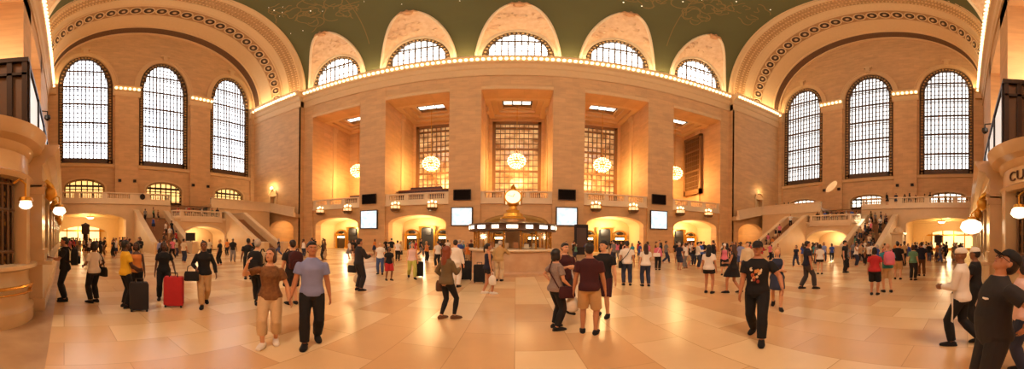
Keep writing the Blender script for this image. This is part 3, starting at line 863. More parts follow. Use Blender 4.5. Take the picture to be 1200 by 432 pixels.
def ticket_counter(sx, s):
    W = sx < 0; side = 'left' if W else 'right'
    cx, cy, R = sx * 5.18 * s, -1.85 * s, 1.2 * s
    root = empty('ticket_counter', (cx, cy, 0))
    tag(root, ('curved tan marble ticket counter with gilt lattice window at the left edge' if W else 'curved marble counter with lettered frieze behind the man looking up'), 'ticket counter')
    def A(a): return a if not W else a            # drum angles measured about the drum centre
    def loc(mb): 
        mb.v = [(x - cx, y - cy, z) for x, y, z in mb.v]; return mb
    p = MB()   # base
    p.lathe(cx, cy, [(R + 0.10, 0), (R + 0.10, 0.28), (R + 0.02, 0.34), (R, 0.4), (R, 0.75), (R + 0.03, 0.8), (R, 0.85), (R, 1.12), (R - 0.2, 1.14)], 56)
    xa = sx * 5.64 * s; yf = -0.43 * s
    X = lambda a, b: srt(sx * a, sx * b)
    p.box(*X(5.64 * s + 0.1, 31), yf - 1.2, yf, 0, 1.13); p.box(*X(5.64 * s, 31), yf - 1.2, yf + 0.06, 0, 0.3)
    loc(p).build('base', POLM, root, True)
    p = MB()
    p.lathe(cx, cy, [(R - 0.3, 1.12), (R + 0.06, 1.12), (R + 0.16, 1.17), (R + 0.16, 1.24), (R - 0.3, 1.25)], 56)
    p.box(*X(5.64 * s + 0.1, 31), yf - 0.6, yf + 0.2, 1.13, 1.22)
    loc(p).build('ledge', mat('worn_marble_ledge', (232, 200, 156), 0.18, noise=0.2, scale=4), root, True)
    # lattice window core
    p = MB(); p.lathe(cx, cy, [(R - 0.28, 1.2), (R - 0.28, 3.02)], 48, z0=0); loc(p).build('grille', LATTICE, root, True)
    # vertical grille bars
    p = MB()
    for k in range(-8, 10):
        a = radians(k * 8.0); a = a if not W else a
        ang = (a if not W else a)
        ux, uy = (cos(ang) if W else -cos(ang)), sin(ang)
        p.tube([(cx + ux * (R - 0.2), cy + uy * (R - 0.2), 1.24), (cx + ux * (R - 0.2), cy + uy * (R - 0.2), 3.0)], 0.035, 6)
    for z in (1.5, 2.35, 2.9):
        p.tube([(cx + (cos(radians(t)) if W else -cos(radians(t))) * (R - 0.2), cy + sin(radians(t)) * (R - 0.2), z) for t in range(-64, 78, 6)], 0.04, 6)
    loc(p).build('grille_bar', BRONZE2, root, True)
    # jambs and pilasters
    for (t0, t1, rr) in ((76, 86, 0.0), (86, 112, 0.0)):
        p = MB()
        q0, q1 = (t0, t1) if W else (180 - t1, 180 - t0)
        k = 10; n0 = []
        for rad in (R - 0.35, R + (0.05 if t0 == 76 else -0.02)):
            n0.append([(cx + rad * cos(radians(q0 + (q1 - q0) * j / k)), cy + rad * sin(radians(q0 + (q1 - q0) * j / k))) for j in range(k + 1)])
        poly = n0[0] + n0[1][::-1]
        p.loft([[(x, y, 1.24) for x, y in poly], [(x, y, 3.05) for x, y in poly]])
        loc(p).build('jamb', POLM, root)
    p = MB()
    p.box(*X(5.62 * s, 6.5 * s), yf - 0.7, yf, 1.22, 3.05); p.box(*X(5.6 * s, 6.5 * s), yf - 0.7, yf + 0.05, 1.22, 1.5); p.box(*X(5.6 * s, 6.5 * s), yf - 0.7, yf + 0.05, 2.82, 3.0)
    loc(p).build('corner_pilaster', POLM, root)
    for k in range(9):
        x0 = 6.5 * s + 1.9 + k * 2.6
        p = MB(); p.box(*X(x0, x0 + 0.5), yf - 0.5, yf - 0.03, 1.22, 3.05); loc(p).build('pilaster', POLM, root)
    p = MB(); p.box(*X(6.4 * s, 31), yf - 0.55, yf - 0.5, 1.22, 3.05); loc(p).build('window_lattice', LATTICE, root)
    # frieze and cornice
    prof = [(-0.4, 3.0), (0.02, 3.0), (0.08, 3.1), (0.0, 3.16), (0.0, 3.55), (0.06, 3.6), (0.1, 3.72), (0.26, 3.8), (0.32, 3.95), (0.36, 4.08), (-0.4, 4.1)]
    p = MB(); p.lathe(cx, cy, [(R + o, z) for o, z in prof], 64)
    rg_ = [[(sx * xx, yf + o, z) for o, z in prof] for xx in (5.62 * s, 31)]
    p.loft(rg_)
    p.box(*X(6.2 * s, 31), yf - 1.9, yf - 0.3, 4.0, 4.1)
    loc(p).build('frieze', POLM, root, True)
    # scroll ornaments under the cornice
    for k in range(6):
        x0 = 6.0 * s + k * 2.6
        p = MB(); p.tube([(sx * x0, yf + 0.03 + 0.16 * sin(t), 3.2 - 0.13 * t) for t in [0.2 * j for j in range(14)]], [0.10 - 0.004 * j for j in range(14)], 6)
        p.ell((sx * x0, yf + 0.16, 2.9), (0.12, 0.14, 0.2), 8, 6)
        loc(p).build('console_scroll', GILT, root, True)
    # brass bag rail
    p = MB()
    ra = [(cx + (cos(radians(t)) if W else -cos(radians(t))) * (R + 0.16), cy + sin(radians(t)) * (R + 0.16), 0.83) for t in range(-50, 80, 5)]
    p.tube(ra, 0.035, 8); p.tube([(x, y, z - 0.13) for x, y, z in ra], 0.02, 6)
    for t in (-40, 0, 40, 76):
        ux, uy = (cos(radians(t)) if W else -cos(radians(t))), sin(radians(t))
        p.tube([(cx + ux * (R - 0.02), cy + uy * (R - 0.02), 0.6), (cx + ux * (R + 0.08), cy + uy * (R + 0.08), 0.66), (cx + ux * (R + 0.16), cy + uy * (R + 0.16), 0.83)], 0.028, 6)
    loc(p).build('bag_rail', BRASS, root, True)
    if not W:   # carved lettering on the frieze
        for k, ch in enumerate('CUSTOM'):
            t = 66.0 - k * 9.5
            ang = radians(180 - t)
            cu = bpy.data.curves.new('letter', 'FONT'); cu.body = ch; cu.size = 0.33; cu.extrude = 0.012; cu.align_x = 'CENTER'
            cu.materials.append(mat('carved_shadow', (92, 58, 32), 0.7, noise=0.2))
            tmp = bpy.data.objects.new('letter_text', cu); C.objects.link(tmp); bpy.context.view_layer.update()
            me = bpy.data.meshes.new_from_object(tmp.evaluated_get(bpy.context.evaluated_depsgraph_get())); bpy.data.objects.remove(tmp); bpy.data.curves.remove(cu)
            o = bpy.data.objects.new('letter', me); C.objects.link(o); o.parent = root
            ux, uy = cos(ang), sin(ang)
            o.location = (ux * (R + 0.02), uy * (R + 0.02), 3.22)
            o.rotation_euler = (radians(90), 0, ang + radians(90))
    return root, cx, cy, R, yf
TL = ticket_counter(-1, 1.05); TR = ticket_counter(1, 1.22)

def departure_board(sx, s):
    W = sx < 0
    r = empty('departure_board', (sx * 5.3 * s, -0.7 * s, 4.1)); 
    tag(r, 'long dark bronze departure board standing on top of the %s ticket counter' % ('left' if W else 'right'), 'departure board')
    p = MB(); X = lambda a, b: srt(sx * a, sx * b)
    p.box(*X(0, 22), -1.7, 0, 0.0, 2.15); p.build('cabinet', BRONZE2, r)
    f = MB()
    for y in (-1.7, -1.25, -0.75, -0.3, -0.02): f.box(*X(-0.08, 0.0), y - 0.05, y + 0.05, 0, 2.2)
    f.box(*X(-0.1, 22), -1.75, 0.06, 2.15, 2.3); f.box(*X(-0.1, 22), -1.75, 0.06, -0.0, 0.12)
    f.box(*X(-0.08, 0), -1.7, 0.02, 1.7, 1.78)
    for k in range(12): f.box(*X(k * 2, k * 2 + 0.12), 0, 0.07, 0, 2.2)
    f.build('frame', BRONZE, r)
    d = MB()
    for k in range(11):
        d.box(*X(k * 2 + 0.2, k * 2 + 1.92), 0.0, 0.03, 0.25, 2.0)
    d.build('display', emat('pale_display', (235, 230, 220), 0.5, (200, 200, 200)), r)
departure_board(-1, 1.0); departure_board(1, 1.15)

def globe_lamp(x, y, z, sx, label, r=0.2):
    o = empty('bracket_lamp', (x, y, z)); tag(o, label, 'lamp', None)
    b = MB(); b.tube([(0, -0.2, 0.42), (0, -0.1, 0.5), (0, 0, 0.4), (0, 0, r + 0.02)], 0.022, 6); b.lathe(0, 0, [(0.02, r + 0.06), (0.11, r + 0.04), (0.13, r - 0.03)], 12); b.build('bracket', GILT, o, True)
    g = MB(); g.lathe(0, 0, [(0.03, -r * 0.8), (r * 0.75, -r * 0.62), (r * 1.15, -0.02), (r * 0.95, r * 0.55), (0.1, r * 0.85)], 16); g.build('glass_shade', emat('opal_shade', (255, 232, 190), 1.9), o, True)
globe_lamp(-7.3, -0.12, 2.55, -1, 'white glass bracket lamp on the left ticket counter above the waiting man', 0.15)
globe_lamp(7.4, -0.1, 2.22, 1, 'large white glass lamp on the right ticket counter above the white cap', 0.26)
globe_lamp(-4.62, -0.62, 2.4, -1, 'glass bracket lamp before the gilt lattice at the far left edge', 0.1)
globe_lamp(5.4, -0.98, 2.42, 1, 'glass bracket lamp below the carved lettering at the far right edge', 0.15)
def small_sign(x, y, z, rz):
    o = empty('counter_sign', (x, y, z), rz); tag(o, 'small dark sign with pale strip in the left lattice window', 'sign')
    b = MB(); b.box(-0.17, 0.17, -0.02, 0.02, 0, 0.28); b.build('plate', BLACK, o); b = MB()
    b.box(-0.12, 0.12, 0.02, 0.024, 0.15, 0.19); b.build('pale_strip', mat('pale_strip', (210, 170, 140), 0.6, noise=.1), o)
small_sign(-3.98, -1.35, 1.6, radians(-70))

def dome_camera(x, y, z, sx, label):
    o = empty('wall_mounted_camera', (x, y, z)); tag(o, label, 'camera')
    b = MB(); b.tube([(0, -1.1, 0.45), (0, -0.3, 0.6), (0, 0, 0.55), (0, 0, 0.2)], 0.045, 6); b.build('bracket', BRONZE, o, True)
    b = MB(); b.lathe(0, 0, [(0.02, 0.24), (0.17, 0.2), (0.19, 0.0), (0.18, -0.04)], 14); b.build('housing', BLACK, o, True)
    b = MB(); b.ell((0, 0, -0.05), (0.16, 0.16, 0.17), 12, 8); b.build('dome', mat('smoked_dome', (14, 12, 12), 0.1, noise=.1), o, True)
dome_camera(-16.5, -0.95, 10.3, -1, 'black dome security camera on a bracket left of the first tall window')
dome_camera(16.5, -1.0, 9.6, 1, 'black dome security camera on a bracket right of the last tall window')

# ================================================================== information booth and clock in the middle
BX, BY, BR = -0.15, 13.75, 1.94
root = tag(empty('information_booth', (BX, BY, 0)), 'round marble information booth with glass panes and lit sign band', 'information booth'); root.scale = (1, 1, 0.92)
p = MB(); p.lathe(0, 0, [(BR + 0.08, 0), (BR + 0.08, 0.14), (BR + 0.01, 0.2), (BR, 0.25), (BR, 1.28), (BR - 0.1, 1.3)], 64); p.build('counter_base', mat('booth_marble', (214, 176, 136), 0.3, scale=2.2, second=(176, 132, 96)), root, True)
p = MB(); p.lathe(0, 0, [(BR - 0.75, 1.28), (BR + 0.1, 1.28), (BR + 0.16, 1.34), (BR + 0.12, 1.42), (BR - 0.75, 1.43)], 64); p.build('counter_top', PALE, root, True)
def thin_glass():
    m = bpy.data.materials.new('clear_glass'); m.use_nodes = True; nt = m.node_tree; nt.nodes.clear(); N = nt.nodes.new; L = nt.links.new
    o = N('ShaderNodeOutputMaterial'); mx = N('ShaderNodeMixShader'); mx.inputs[0].default_value = 0.12; t = N('ShaderNodeBsdfTransparent'); g = N('ShaderNodeBsdfGlossy'); g.inputs['Roughness'].default_value = 0.05
    L(t.outputs[0], mx.inputs[1]); L(g.outputs[0], mx.inputs[2]); L(mx.outputs[0], o.inputs[0]); return m
GLASS = thin_glass()
NP = 16; RG = BR - 0.12
for k in range(NP):
    a = 2 * pi * (k + 0.5) / NP
    p = MB(); p.tube([(RG * cos(a), RG * sin(a), 1.42), (RG * cos(a), RG * sin(a), 2.42)], 0.05, 8); p.build('brass_post', BRASS, root, True)
    b_ = 2 * pi * (k + 1.5) / NP
    p = MB(); p.quadface([(RG * cos(a), RG * sin(a), 1.45), (RG * cos(b_), RG * sin(b_), 1.45), (RG * cos(b_), RG * sin(b_), 2.4), (RG * cos(a), RG * sin(a), 2.4)]); p.build('glass_pane', GLASS, root)
p = MB(); p.lathe(0, 0, [(BR - 0.3, 2.38), (BR + 0.08, 2.38), (BR + 0.14, 2.42), (BR + 0.12, 2.48), (BR + 0.12, 2.72), (BR + 0.15, 2.75), (BR + 0.15, 2.8), (BR - 0.5, 2.9)], 64)
band = p.build('sign_band', mat('booth_dark_band', (84, 54, 30), 0.35, 0.5, noise=0.25, scale=8), root, True)
SIGN = emat('lit_white_sign', (255, 244, 216), 3.2)
for k in range(18):
    a = -pi / 2 + 2 * pi * k / 18; w = 0.11 if k % 2 == 0 else 0.075
    p = MB(); q = [a - w, a - w / 2, a, a + w / 2, a + w]; r = BR + 0.14
    p.loft([[(r * cos(t), r * sin(t), 2.52), (r * cos(t), r * sin(t), 2.69), ((r - .03) * cos(t), (r - .03) * sin(t), 2.69), ((r - .03) * cos(t), (r - .03) * sin(t), 2.52)] for t in q])
    p.build('lit_sign', SIGN, band)
p = MB(); p.lathe(0, 0, [(BR - 0.3, 2.8), (BR - 0.35, 2.83), (0.66, 2.85), (0.6, 3.12)], 48); p.build('roof', mat('booth_roof', (150, 104, 58), 0.35, 0.6, noise=0.2), root, True)
p = MB(); p.lathe(0, 0, [(0.02, 0.05), (0.5, 0.05), (0.5, 1.0), (0.45, 1.05), (0.4, 1.05), (0.35, 2.8), (0.02, 2.8)], 32); p.build('inner_desk', mat('inner_desk', (150, 108, 66), 0.4, noise=0.3, scale=5), root, True)
# leaflet racks on the counter inside the glass
for k, a in enumerate((-115, -100, -84, -66, -50, -128)):
    p = MB(); x, y = 1.5 * cos(radians(a)), 1.5 * sin(radians(a))
    p.box(x - 0.1, x + 0.1, y - 0.06, y + 0.06, 1.435, 1.66 + 0.05 * (k % 3)); 
    o = tag(p.build('leaflet_rack', mat('leaflet_%d' % (k % 3), ((244, 232, 206), (220, 190, 150), (190, 120, 70))[k % 3], 0.5, noise=0.5, scale=30), None), 'small rack of pale leaflets behind the booth glass', 'leaflet rack', 'leaflet racks in the booth')
    o.location = (BX, BY, 0); o.scale = (1, 1, 0.94)
ck = tag(empty('clock', (BX, BY, 2.885)), 'brass four faced clock with opal dials on top of the information booth', 'clock')
p = MB(); p.lathe(0, 0, [(0.6, 0), (0.6, 0.1), (0.5, 0.14), (0.46, 0.32), (0.34, 0.38), (0.34, 0.5), (0.2, 0.56), (0.17, 0.72), (0.28, 0.8), (0.12, 0.86)], 32); p.build('pedestal', GILT, ck, True)
p = MB(); p.ell((0, 0, 1.2), (0.38, 0.38, 0.42), 24, 16); p.build('case', GILT, ck, True)
for k in range(4):
    a = pi / 2 * k - pi / 2; q = Matrix.Rotation(a, 3, 'Z')
    T_ = lambda x, y, z: q @ Vector((z, x, y)) + Vector((0, 0, 1.2))
    p = MB(); p.loft([[T_(0.36 * cos(2 * pi * j / 28), 0.36 * sin(2 * pi * j / 28), d) for j in range(28)] for d in (0.3, 0.40)]); dial = p.build('dial', emat('opal_dial', (255, 226, 160), 1.1), ck)
    p = MB(); p.tube([T_(0.38 * cos(2 * pi * j / 28), 0.38 * sin(2 * pi * j / 28), 0.39) for j in range(29)], 0.035, 6); p.build('bezel', GILT, dial, True)
    p = MB(); p.tube([T_(0, 0, 0.41), T_(0.08, 0.18, 0.41)], 0.015, 4); p.build('hour_hand', BLACK, dial); p = MB(); p.tube([T_(0, 0, 0.415), T_(-0.26, 0.1, 0.415)], 0.012, 4); p.build('minute_hand', BLACK, dial)
p = MB(); p.lathe(0, 0, [(0.16, 1.58), (0.2, 1.64), (0.1, 1.7), (0.13, 1.78), (0.08, 1.88), (0.02, 1.98)], 16); p.build('finial', GILT, ck, True)

# ================================================================== chandeliers in the bays
CB = emat('chandelier_bulb', (255, 216, 150), 3.2)
def chandelier(loc, label):
    o = tag(empty('chandelier', loc), label, 'chandelier')
    p = MB(); p.tube([(0, 0, 9.9), (0, 0, 1.25)], 0.035, 6); p.lathe(0, 0, [(0.03, 1.6), (0.16, 1.5), (0.1, 1.35), (0.3, 1.22), (0.34, 1.14)], 12); p.build('stem', GILT, o, True)
    p = MB()
    tiers = [(0.45, 1.0), (0.85, 0.7), (1.08, 0.3), (1.15, -0.1), (1.05, -0.5), (0.8, -0.85), (0.45, -1.1)]
    for k in range(12):
        a = 2 * pi * k / 12
        p.tube([(r * 0.96 * cos(a), r * 0.96 * sin(a), z) for r, z in [(0.1, 1.2)] + tiers + [(0.08, -1.25)]], 0.035, 5)
    p.ell((0, 0, 0), (0.3, 0.3, 0.5), 12, 8)
    p.build('frame', GILT, o, True)
    for r, z in tiers:
        b = MB(); n = max(8, int(r * 17))
        b.tube([(r * cos(2 * pi * j / 24), r * sin(2 * pi * j / 24), z) for j in range(25)], 0.02, 4)
        for j in range(n): b.ell((r * cos(2 * pi * j / n), r * sin(2 * pi * j / n), z), (0.085, 0.085, 0.095), 8, 5)
        b.build('bulb_ring', CB, o, True)
for xb, lb in zip(BAYX, ('glowing round chandelier half hidden at the left in the leftmost bay', 'glowing round chandelier in the second bay from the left', 'glowing round chandelier in the middle bay above the clock', 'glowing round chandelier in the bay right of the middle', 'glowing round chandelier half hidden in the rightmost bay')):
    chandelier((xb, 37.0, 13.8), lb)

# ================================================================== bowl lanterns on the north wall above the gates
def lantern(loc, label):
    o = tag(empty('wall_lantern', loc), label, 'lantern')
    p = MB(); p.lathe(0, 0, [(0.05, -0.42), (0.42, -0.36), (0.62, -0.1), (0.66, 0.0), (0.6, 0.02)], 18); p.build('bowl', BRONZE2, o, True)
    p = MB()
    for k in range(8):
        a = 2 * pi * k / 8; p.tube([(0.6 * cos(a), 0.6 * sin(a), 0), (0.6 * cos(a), 0.6 * sin(a), 0.42)], 0.03, 5)
    p.lathe(0, 0, [(0.64, 0.4), (0.66, 0.48), (0.3, 0.56), (0.05, 0.58)], 18); p.tube([(0, 0, 0.1), (0, 0.72, 0.1)], 0.05, 6)
    p.build('cage', GILT, o, True)
    p = MB(); p.lathe(0, 0, [(0.52, 0.02), (0.54, 0.4)], 18); p.build('glass_drum', emat('lantern_glass', (255, 200, 124), 0.9), o, True)
    for dx in (-0.4, 0, 0.4):
        p = MB(); p.ell((dx, -0.1 if dx == 0 else 0, 0.74 + (0.1 if dx == 0 else 0)), (0.13, 0.13, 0.16), 8, 6); p.build('bulb', CB, o, True)
for px, py, lb in ((375, 247, 'leftmost bowl lantern with three bulbs on the far wall'), (407, 245, 'second bowl lantern from the left, left of the first white screen'), (463, 242, 'bowl lantern just right of the leftmost white screen'), (506, 241, 'bowl lantern left of the white screen beside the clock'), (698, 242, 'bowl lantern just right of the screen beside the clock'), (742, 243, 'bowl lantern left of the rightmost white screen'), (797, 246, 'bowl lantern just right of the rightmost white screen'), (830, 248, 'rightmost bowl lantern with three bulbs on the far wall')):
    th, el = ray(px, py); y = YN - 0.45; x = y * tan(th)
    lantern((x, y, 5.75), lb)

# ================================================================== white screens and dark panels on the piers
SCR = None
def screen_mat():
    m = bpy.data.materials.new('white_screen'); m.use_nodes = True; nt = m.node_tree; b = nt.nodes['Principled BSDF']; N = nt.nodes.new; L = nt.links.new
    tc = N('ShaderNodeTexCoord'); nz = N('ShaderNodeTexNoise'); nz.inputs['Scale'].default_value = 1.6
    L(tc.outputs['Object'], nz.inputs['Vector']); cr = N('ShaderNodeValToRGB'); cr.color_ramp.elements[0].position = 0.35; cr.color_ramp.elements[0].color = lin((206, 232, 240)); cr.color_ramp.elements[1].position = 0.6; cr.color_ramp.elements[1].color = lin((255, 252, 248))
    L(nz.outputs['Fac'], cr.inputs[0]); L(cr.outputs[0], b.inputs['Emission Color']); b.inputs['Emission Strength'].default_value = 0.98; b.inputs['Base Color'].default_value = (.1, .1, .1, 1); return m
SCR = screen_mat()
wl = ('leftmost', 'left of the clock', 'right of the clock', 'rightmost')
for i, (px, py, w, h, qy, qw, qh) in enumerate(((432, 257, 9, 9.5, 233, 7.5, 5), (541, 253.5, 11.5, 9.5, 228, 9.5, 5.5), (664, 253.5, 11.5, 9.5, 228, 9.5, 5.5), (772, 257.5, 9, 9.5, 233.5, 7.5, 5))):
    th, _ = ray(px, py); y = YN - 0.22; d = y / cos(th); x = y * tan(th)
    zc = EYE + d * tan(ray(px, py)[1]); ppm = FV / d * 0.95; hw = w * radians(KX) * d / cos(th); hh = h / ppm
    o = tag(empty('wall_mounted_screen', (x, y, zc)), ('bright white screen on the %s far pier' % wl[i]) if i in (0, 3) else ('bright pale blue screen on the pier just %s' % wl[i]), 'screen')
    b = MB(); b.box(-hw - 0.12, hw + 0.12, -0.05, 0.1, -hh - 0.12, hh + 0.12); b.build('bezel', BRONZE, o)
    b = MB(); b.box(-hw, hw, -0.07, -0.04, -hh, hh); b.build('screen', SCR, o)
    zc = EYE + d * tan(ray(px, qy)[1]); hw = qw * radians(KX) * d / cos(th); hh = qh / ppm
    o = tag(empty('wall_mounted_panel', (x, y, zc)), 'dark square panel above the white screen on the pier %s' % ('farthest left' if i == 0 else 'farthest right' if i == 3 else wl[i]), 'panel')
    b = MB(); b.box(-hw, hw, -0.02, 0.1, -hh, hh); b.build('panel_face', mat('panel_black', (20, 12, 8), 0.8, noise=.3, scale=4, spec=0.1), o)
    b = MB()
    for (x0, x1, z0, z1) in ((-hw - .06, hw + .06, hh, hh + .08), (-hw - .06, hw + .06, -hh - .08, -hh), (-hw - .08, -hw, -hh, hh), (hw, hw + .08, -hh, hh)): b.box(x0, x1, -0.06, 0.1, z0, z1)
    b.build('panel_border', BRONZE, o)

# ================================================================== small things on walls and floor
sp0 = None
for sx in (-1, 1):
    for y, z in ((7.6, 10.9), (9.7, 10.9), (18.7, 10.9), (21.2, 10.9)):
        o = tag(empty('wall_speaker', (sx * (XW - 0.55), y, z), 0), 'small black speaker on a stone pier under the tall windows', 'speaker', 'wall speakers')
        b = MB(); b.box(-0.14, 0.14, -0.2, 0.2, -0.22, 0.22); b.build('speaker_case', BLACK, o); b = MB(); b.ell((-sx * 0.14, 0, 0), (0.04, 0.14, 0.16), 10, 6); b.build('speaker_cone', BRONZE, o)
for sx, y, xx, zt, lb in ((-1, 2.35, 31.5, 3.6, 'dark information pylon with domed top before the arch on the left'), (1, 3.2, 31.5, 2.7, 'dark information pylon standing before the arch on the right')):
    o = tag(empty('information_pylon', (sx * xx, y, 0)), lb, 'pylon')
    b = MB(); b.lathe(0, 0, [(0.4, 0), (0.4, 0.3), (0.3, 0.36), (0.28, zt * 0.6)], 8); b.build('post', BRONZE, o)
    b = MB(); b.box(-0.42, 0.42, -0.42, 0.42, zt * 0.6, zt * 0.9); b.lathe(0, 0, [(0.5, zt * 0.9), (0.45, zt * 0.94), (0.2, zt * 0.97), (0.04, zt)], 12); b.build('head', BRONZE, o)
# oval plaques on the balcony piers
for sx, lb in ((-1, 'dark plaque on the balcony parapet left of the left stairs'), (1, 'dark plaque on the balcony parapet right of the right stairs')):
    if sx > 0: continue
    b = MB(); b.prism([(0.32 * cos(2 * pi * k / 16), 0.42 * sin(2 * pi * k / 16)) for k in range(16)], -0.06, 0.02, lambda u, v, d: (d * 1.0, u, v)); o = tag(b.build('plaque', BRONZE), lb, 'plaque'); o.location = (sx * (XBAL - 0.08), 9.2, 7.35)
# dark sign stand under the left stair arch
o = tag(empty('sign_stand', (-25.3, 11.9, 0)), 'dark flat sign stand beside the left stair arch', 'sign')
b = MB(); b.lathe(0, 0, [(0.3, 0), (0.3, 0.04), (0.04, 0.06), (0.04, 1.6)], 12); b.build('post', BRONZE, o); b = MB(); b.box(-0.04, 0.04, -0.5, 0.5, 1.4, 2.3); b.build('sign_face', BLACK, o)
# brown kiosk tablet right of the middle arch
th, _ = ray(681, 283); d = 29.2
o = tag(empty('sign_pylon', (d * tan(th), d, 0)), 'tall dark brown sign pylon right of the booth by the far pier', 'sign')
b = MB(); b.box(-0.7, 0.7, -0.2, 0.2, 0.0, 3.6); b.build('cabinet', mat('sign_brown', (36, 20, 12), 0.7, noise=.3, scale=5), o); b = MB(); b.box(-0.5, 0.5, -0.23, -0.2, 0.9, 3.2); b.build('sign_face', mat('sign_face', (90, 56, 36), 0.4, noise=.5, scale=9), o)

# marble newel pedestal beyond the right stairs
o = tag(empty('newel_pedestal', (28.5, 7.0, 0)), 'tan marble newel pedestal with a dome right of the right stairs', 'pedestal')
b = MB(); b.box(-.55, .55, -.55, .55, 0, 2.6); b.box(-.65, .65, -.65, .65, 0, .3); b.build('shaft', STAIRSIDE, o)
b = MB(); b.box(-.7, .7, -.7, .7, 2.6, 2.8); b.lathe(0, 0, [(.55, 2.8), (.5, 3.1), (.3, 3.4), (.04, 3.5)], 20); b.build('dome_cap', POLM, o, True)
# dark wood bars of the balcony restaurant
WOOD = mat('dark_red_wood', (74, 28, 14), 0.35, noise=0.35, scale=5)
for x0, x1, zt, lb in ((-15.0, -7.9, 2.5, 'dark red wooden bar on the balcony behind the second bay balustrade'), (-24.0, -19.2, 1.9, 'dark wooden bar on the balcony in the leftmost bay')):
    o = tag(empty('bar_counter', ((x0 + x1) / 2, 35.2, ZBAL)), lb, 'bar')
    w = (x1 - x0) / 2; b = MB(); b.box(-w, w, -.4, .4, 0, zt - .35)
    for k in range(6): b.box(-w + (2 * w - .1) * k / 5, -w + (2 * w - .1) * k / 5 + .1, -.46, -.4, 0, zt - .35)
    b.build('cabinet', WOOD, o); b = MB(); b.box(-w - .1, w + .1, -.55, .5, zt - .35, zt - .22); b.build('bar_top', mat('bar_top', (150, 92, 52), 0.25, noise=.2), o)
    b = MB(); b.box(-w * .6, w * .6, .1, .4, zt - .22, zt + .25); b.build('shelf', WOOD, o)
# sconce over the balcony door of the left end block
o = tag(empty('wall_sconce', (-34.0, YB - 0.3, 10.7)), 'glowing wall sconce above the balcony doorway on the left', 'lamp')
b = MB(); b.tube([(0, .3, -.3), (0, .1, -.35), (0, 0, -.15)], .05, 6); b.lathe(0, 0, [(.05, -.2), (.22, -.12), (.24, -.05)], 12); b.build('bracket', GILT, o, True)
b = MB(); b.ell((0, 0, .12), (.26, .24, .3), 12, 8); b.build('glass_globe', emat('opal_shade', (255, 232, 190), 1.9), o, True)
# ================================================================== people
SKINS = {'light': (222, 164, 122), 'tan': (190, 128, 88), 'brown': (132, 84, 54), 'dark': (84, 52, 36)}
HAIRS = {'black': (24, 18, 16), 'brown': (78, 46, 26), 'dkbrown': (48, 30, 20), 'blond': (206, 158, 92), 'grey': (196, 184, 168), 'red': (140, 66, 30)}
COL = {'black': (19, 16, 16), 'white': (240, 228, 212), 'cream': (226, 200, 160), 'navy': (26, 29, 50), 'blue': (56, 84, 160), 'periwinkle': (142, 150, 196), 'teal': (64, 150, 160), 'green': (104, 150, 116), 'red': (190, 40, 42), 'maroon': (66, 18, 22), 'pink': (232, 120, 140), 'orange': (232, 138, 60), 'yellow': (238, 184, 36), 'khaki': (204, 164, 112), 'beige': (216, 184, 140), 'brown': (110, 72, 44), 'olive': (112, 92, 58), 'grey': (130, 122, 118), 'dkgrey': (66, 58, 56), 'jeans': (70, 86, 128), 'dkjeans': (46, 52, 76), 'lime': (196, 190, 92), 'tan': (190, 150, 92), 'pattern': (122, 84, 48), 'skypink': (240, 200, 190), 'charcoal': (38, 33, 33), 'stripe': (150, 130, 118)}
def cloth(c):
    n = 'cloth_' + c
    if c == 'pattern': return mat(n, (150, 104, 58), 0.9, scale=22, second=(74, 44, 26))
    if c == 'stripe': return mat(n, (160, 140, 126), 0.9, scale=40, second=(120, 100, 92))
    return mat(n, COL[c], 0.85, noise=0.22, scale=7, bump=0.25)
def skin(s): return mat('skin_' + s, SKINS[s], 0.55, noise=0.1, scale=9)
def hairm(s): return mat('hair_' + s, HAIRS[s], 0.5, noise=0.35, scale=40)

def ik(a, t, l1, l2, pole):
    a, t, pole = Vector(a), Vector(t), Vector(pole)
    d = t - a; L_ = d.length
    if L_ > (l1 + l2) * 0.999: t = a + d.normalized() * (l1 + l2) * 0.999; d = t - a; L_ = d.length
    k = (l1 * l1 - l2 * l2 + L_ * L_) / (2 * L_); h = sqrt(max(0, l1 * l1 - k * k))
    dn = d.normalized(); pp = pole - dn * pole.dot(dn)
    if pp.length < 1e-5: pp = Vector((0, 1, 0))
    return a + dn * k + pp.normalized() * h, t

REM = {}
XY = 0.93      # slim builds
def remesh(mb, name, voxel, smooth_it=2):
    me = bpy.data.meshes.new(name); me.from_pydata([tuple(p) for p in mb.v], [], mb.f)
    bm = bmesh.new(); bm.from_mesh(me); bmesh.ops.recalc_face_normals(bm, faces=bm.faces); bm.to_mesh(me); bm.free()
    o = bpy.data.objects.new('tmp', me); C.objects.link(o)
    r = o.modifiers.new('r', 'REMESH'); r.mode = 'VOXEL'; r.voxel_size = voxel; r.adaptivity = 0.0
    if smooth_it:
        s = o.modifiers.new('s', 'SMOOTH'); s.factor = 0.5; s.iterations = smooth_it
    dg = bpy.context.evaluated_depsgraph_get(); dg.update()
    out = bpy.data.meshes.new_from_object(o.evaluated_get(dg)); out.name = name
    bpy.data.objects.remove(o); bpy.data.meshes.remove(me)
    out.polygons.foreach_set('use_smooth', [True] * len(out.polygons))
    return out
def add_mesh(name, me, material, parent):
    me.materials.clear(); me.materials.append(material)
    o = bpy.data.objects.new(name, me); C.objects.link(o); o.parent = parent
    return o

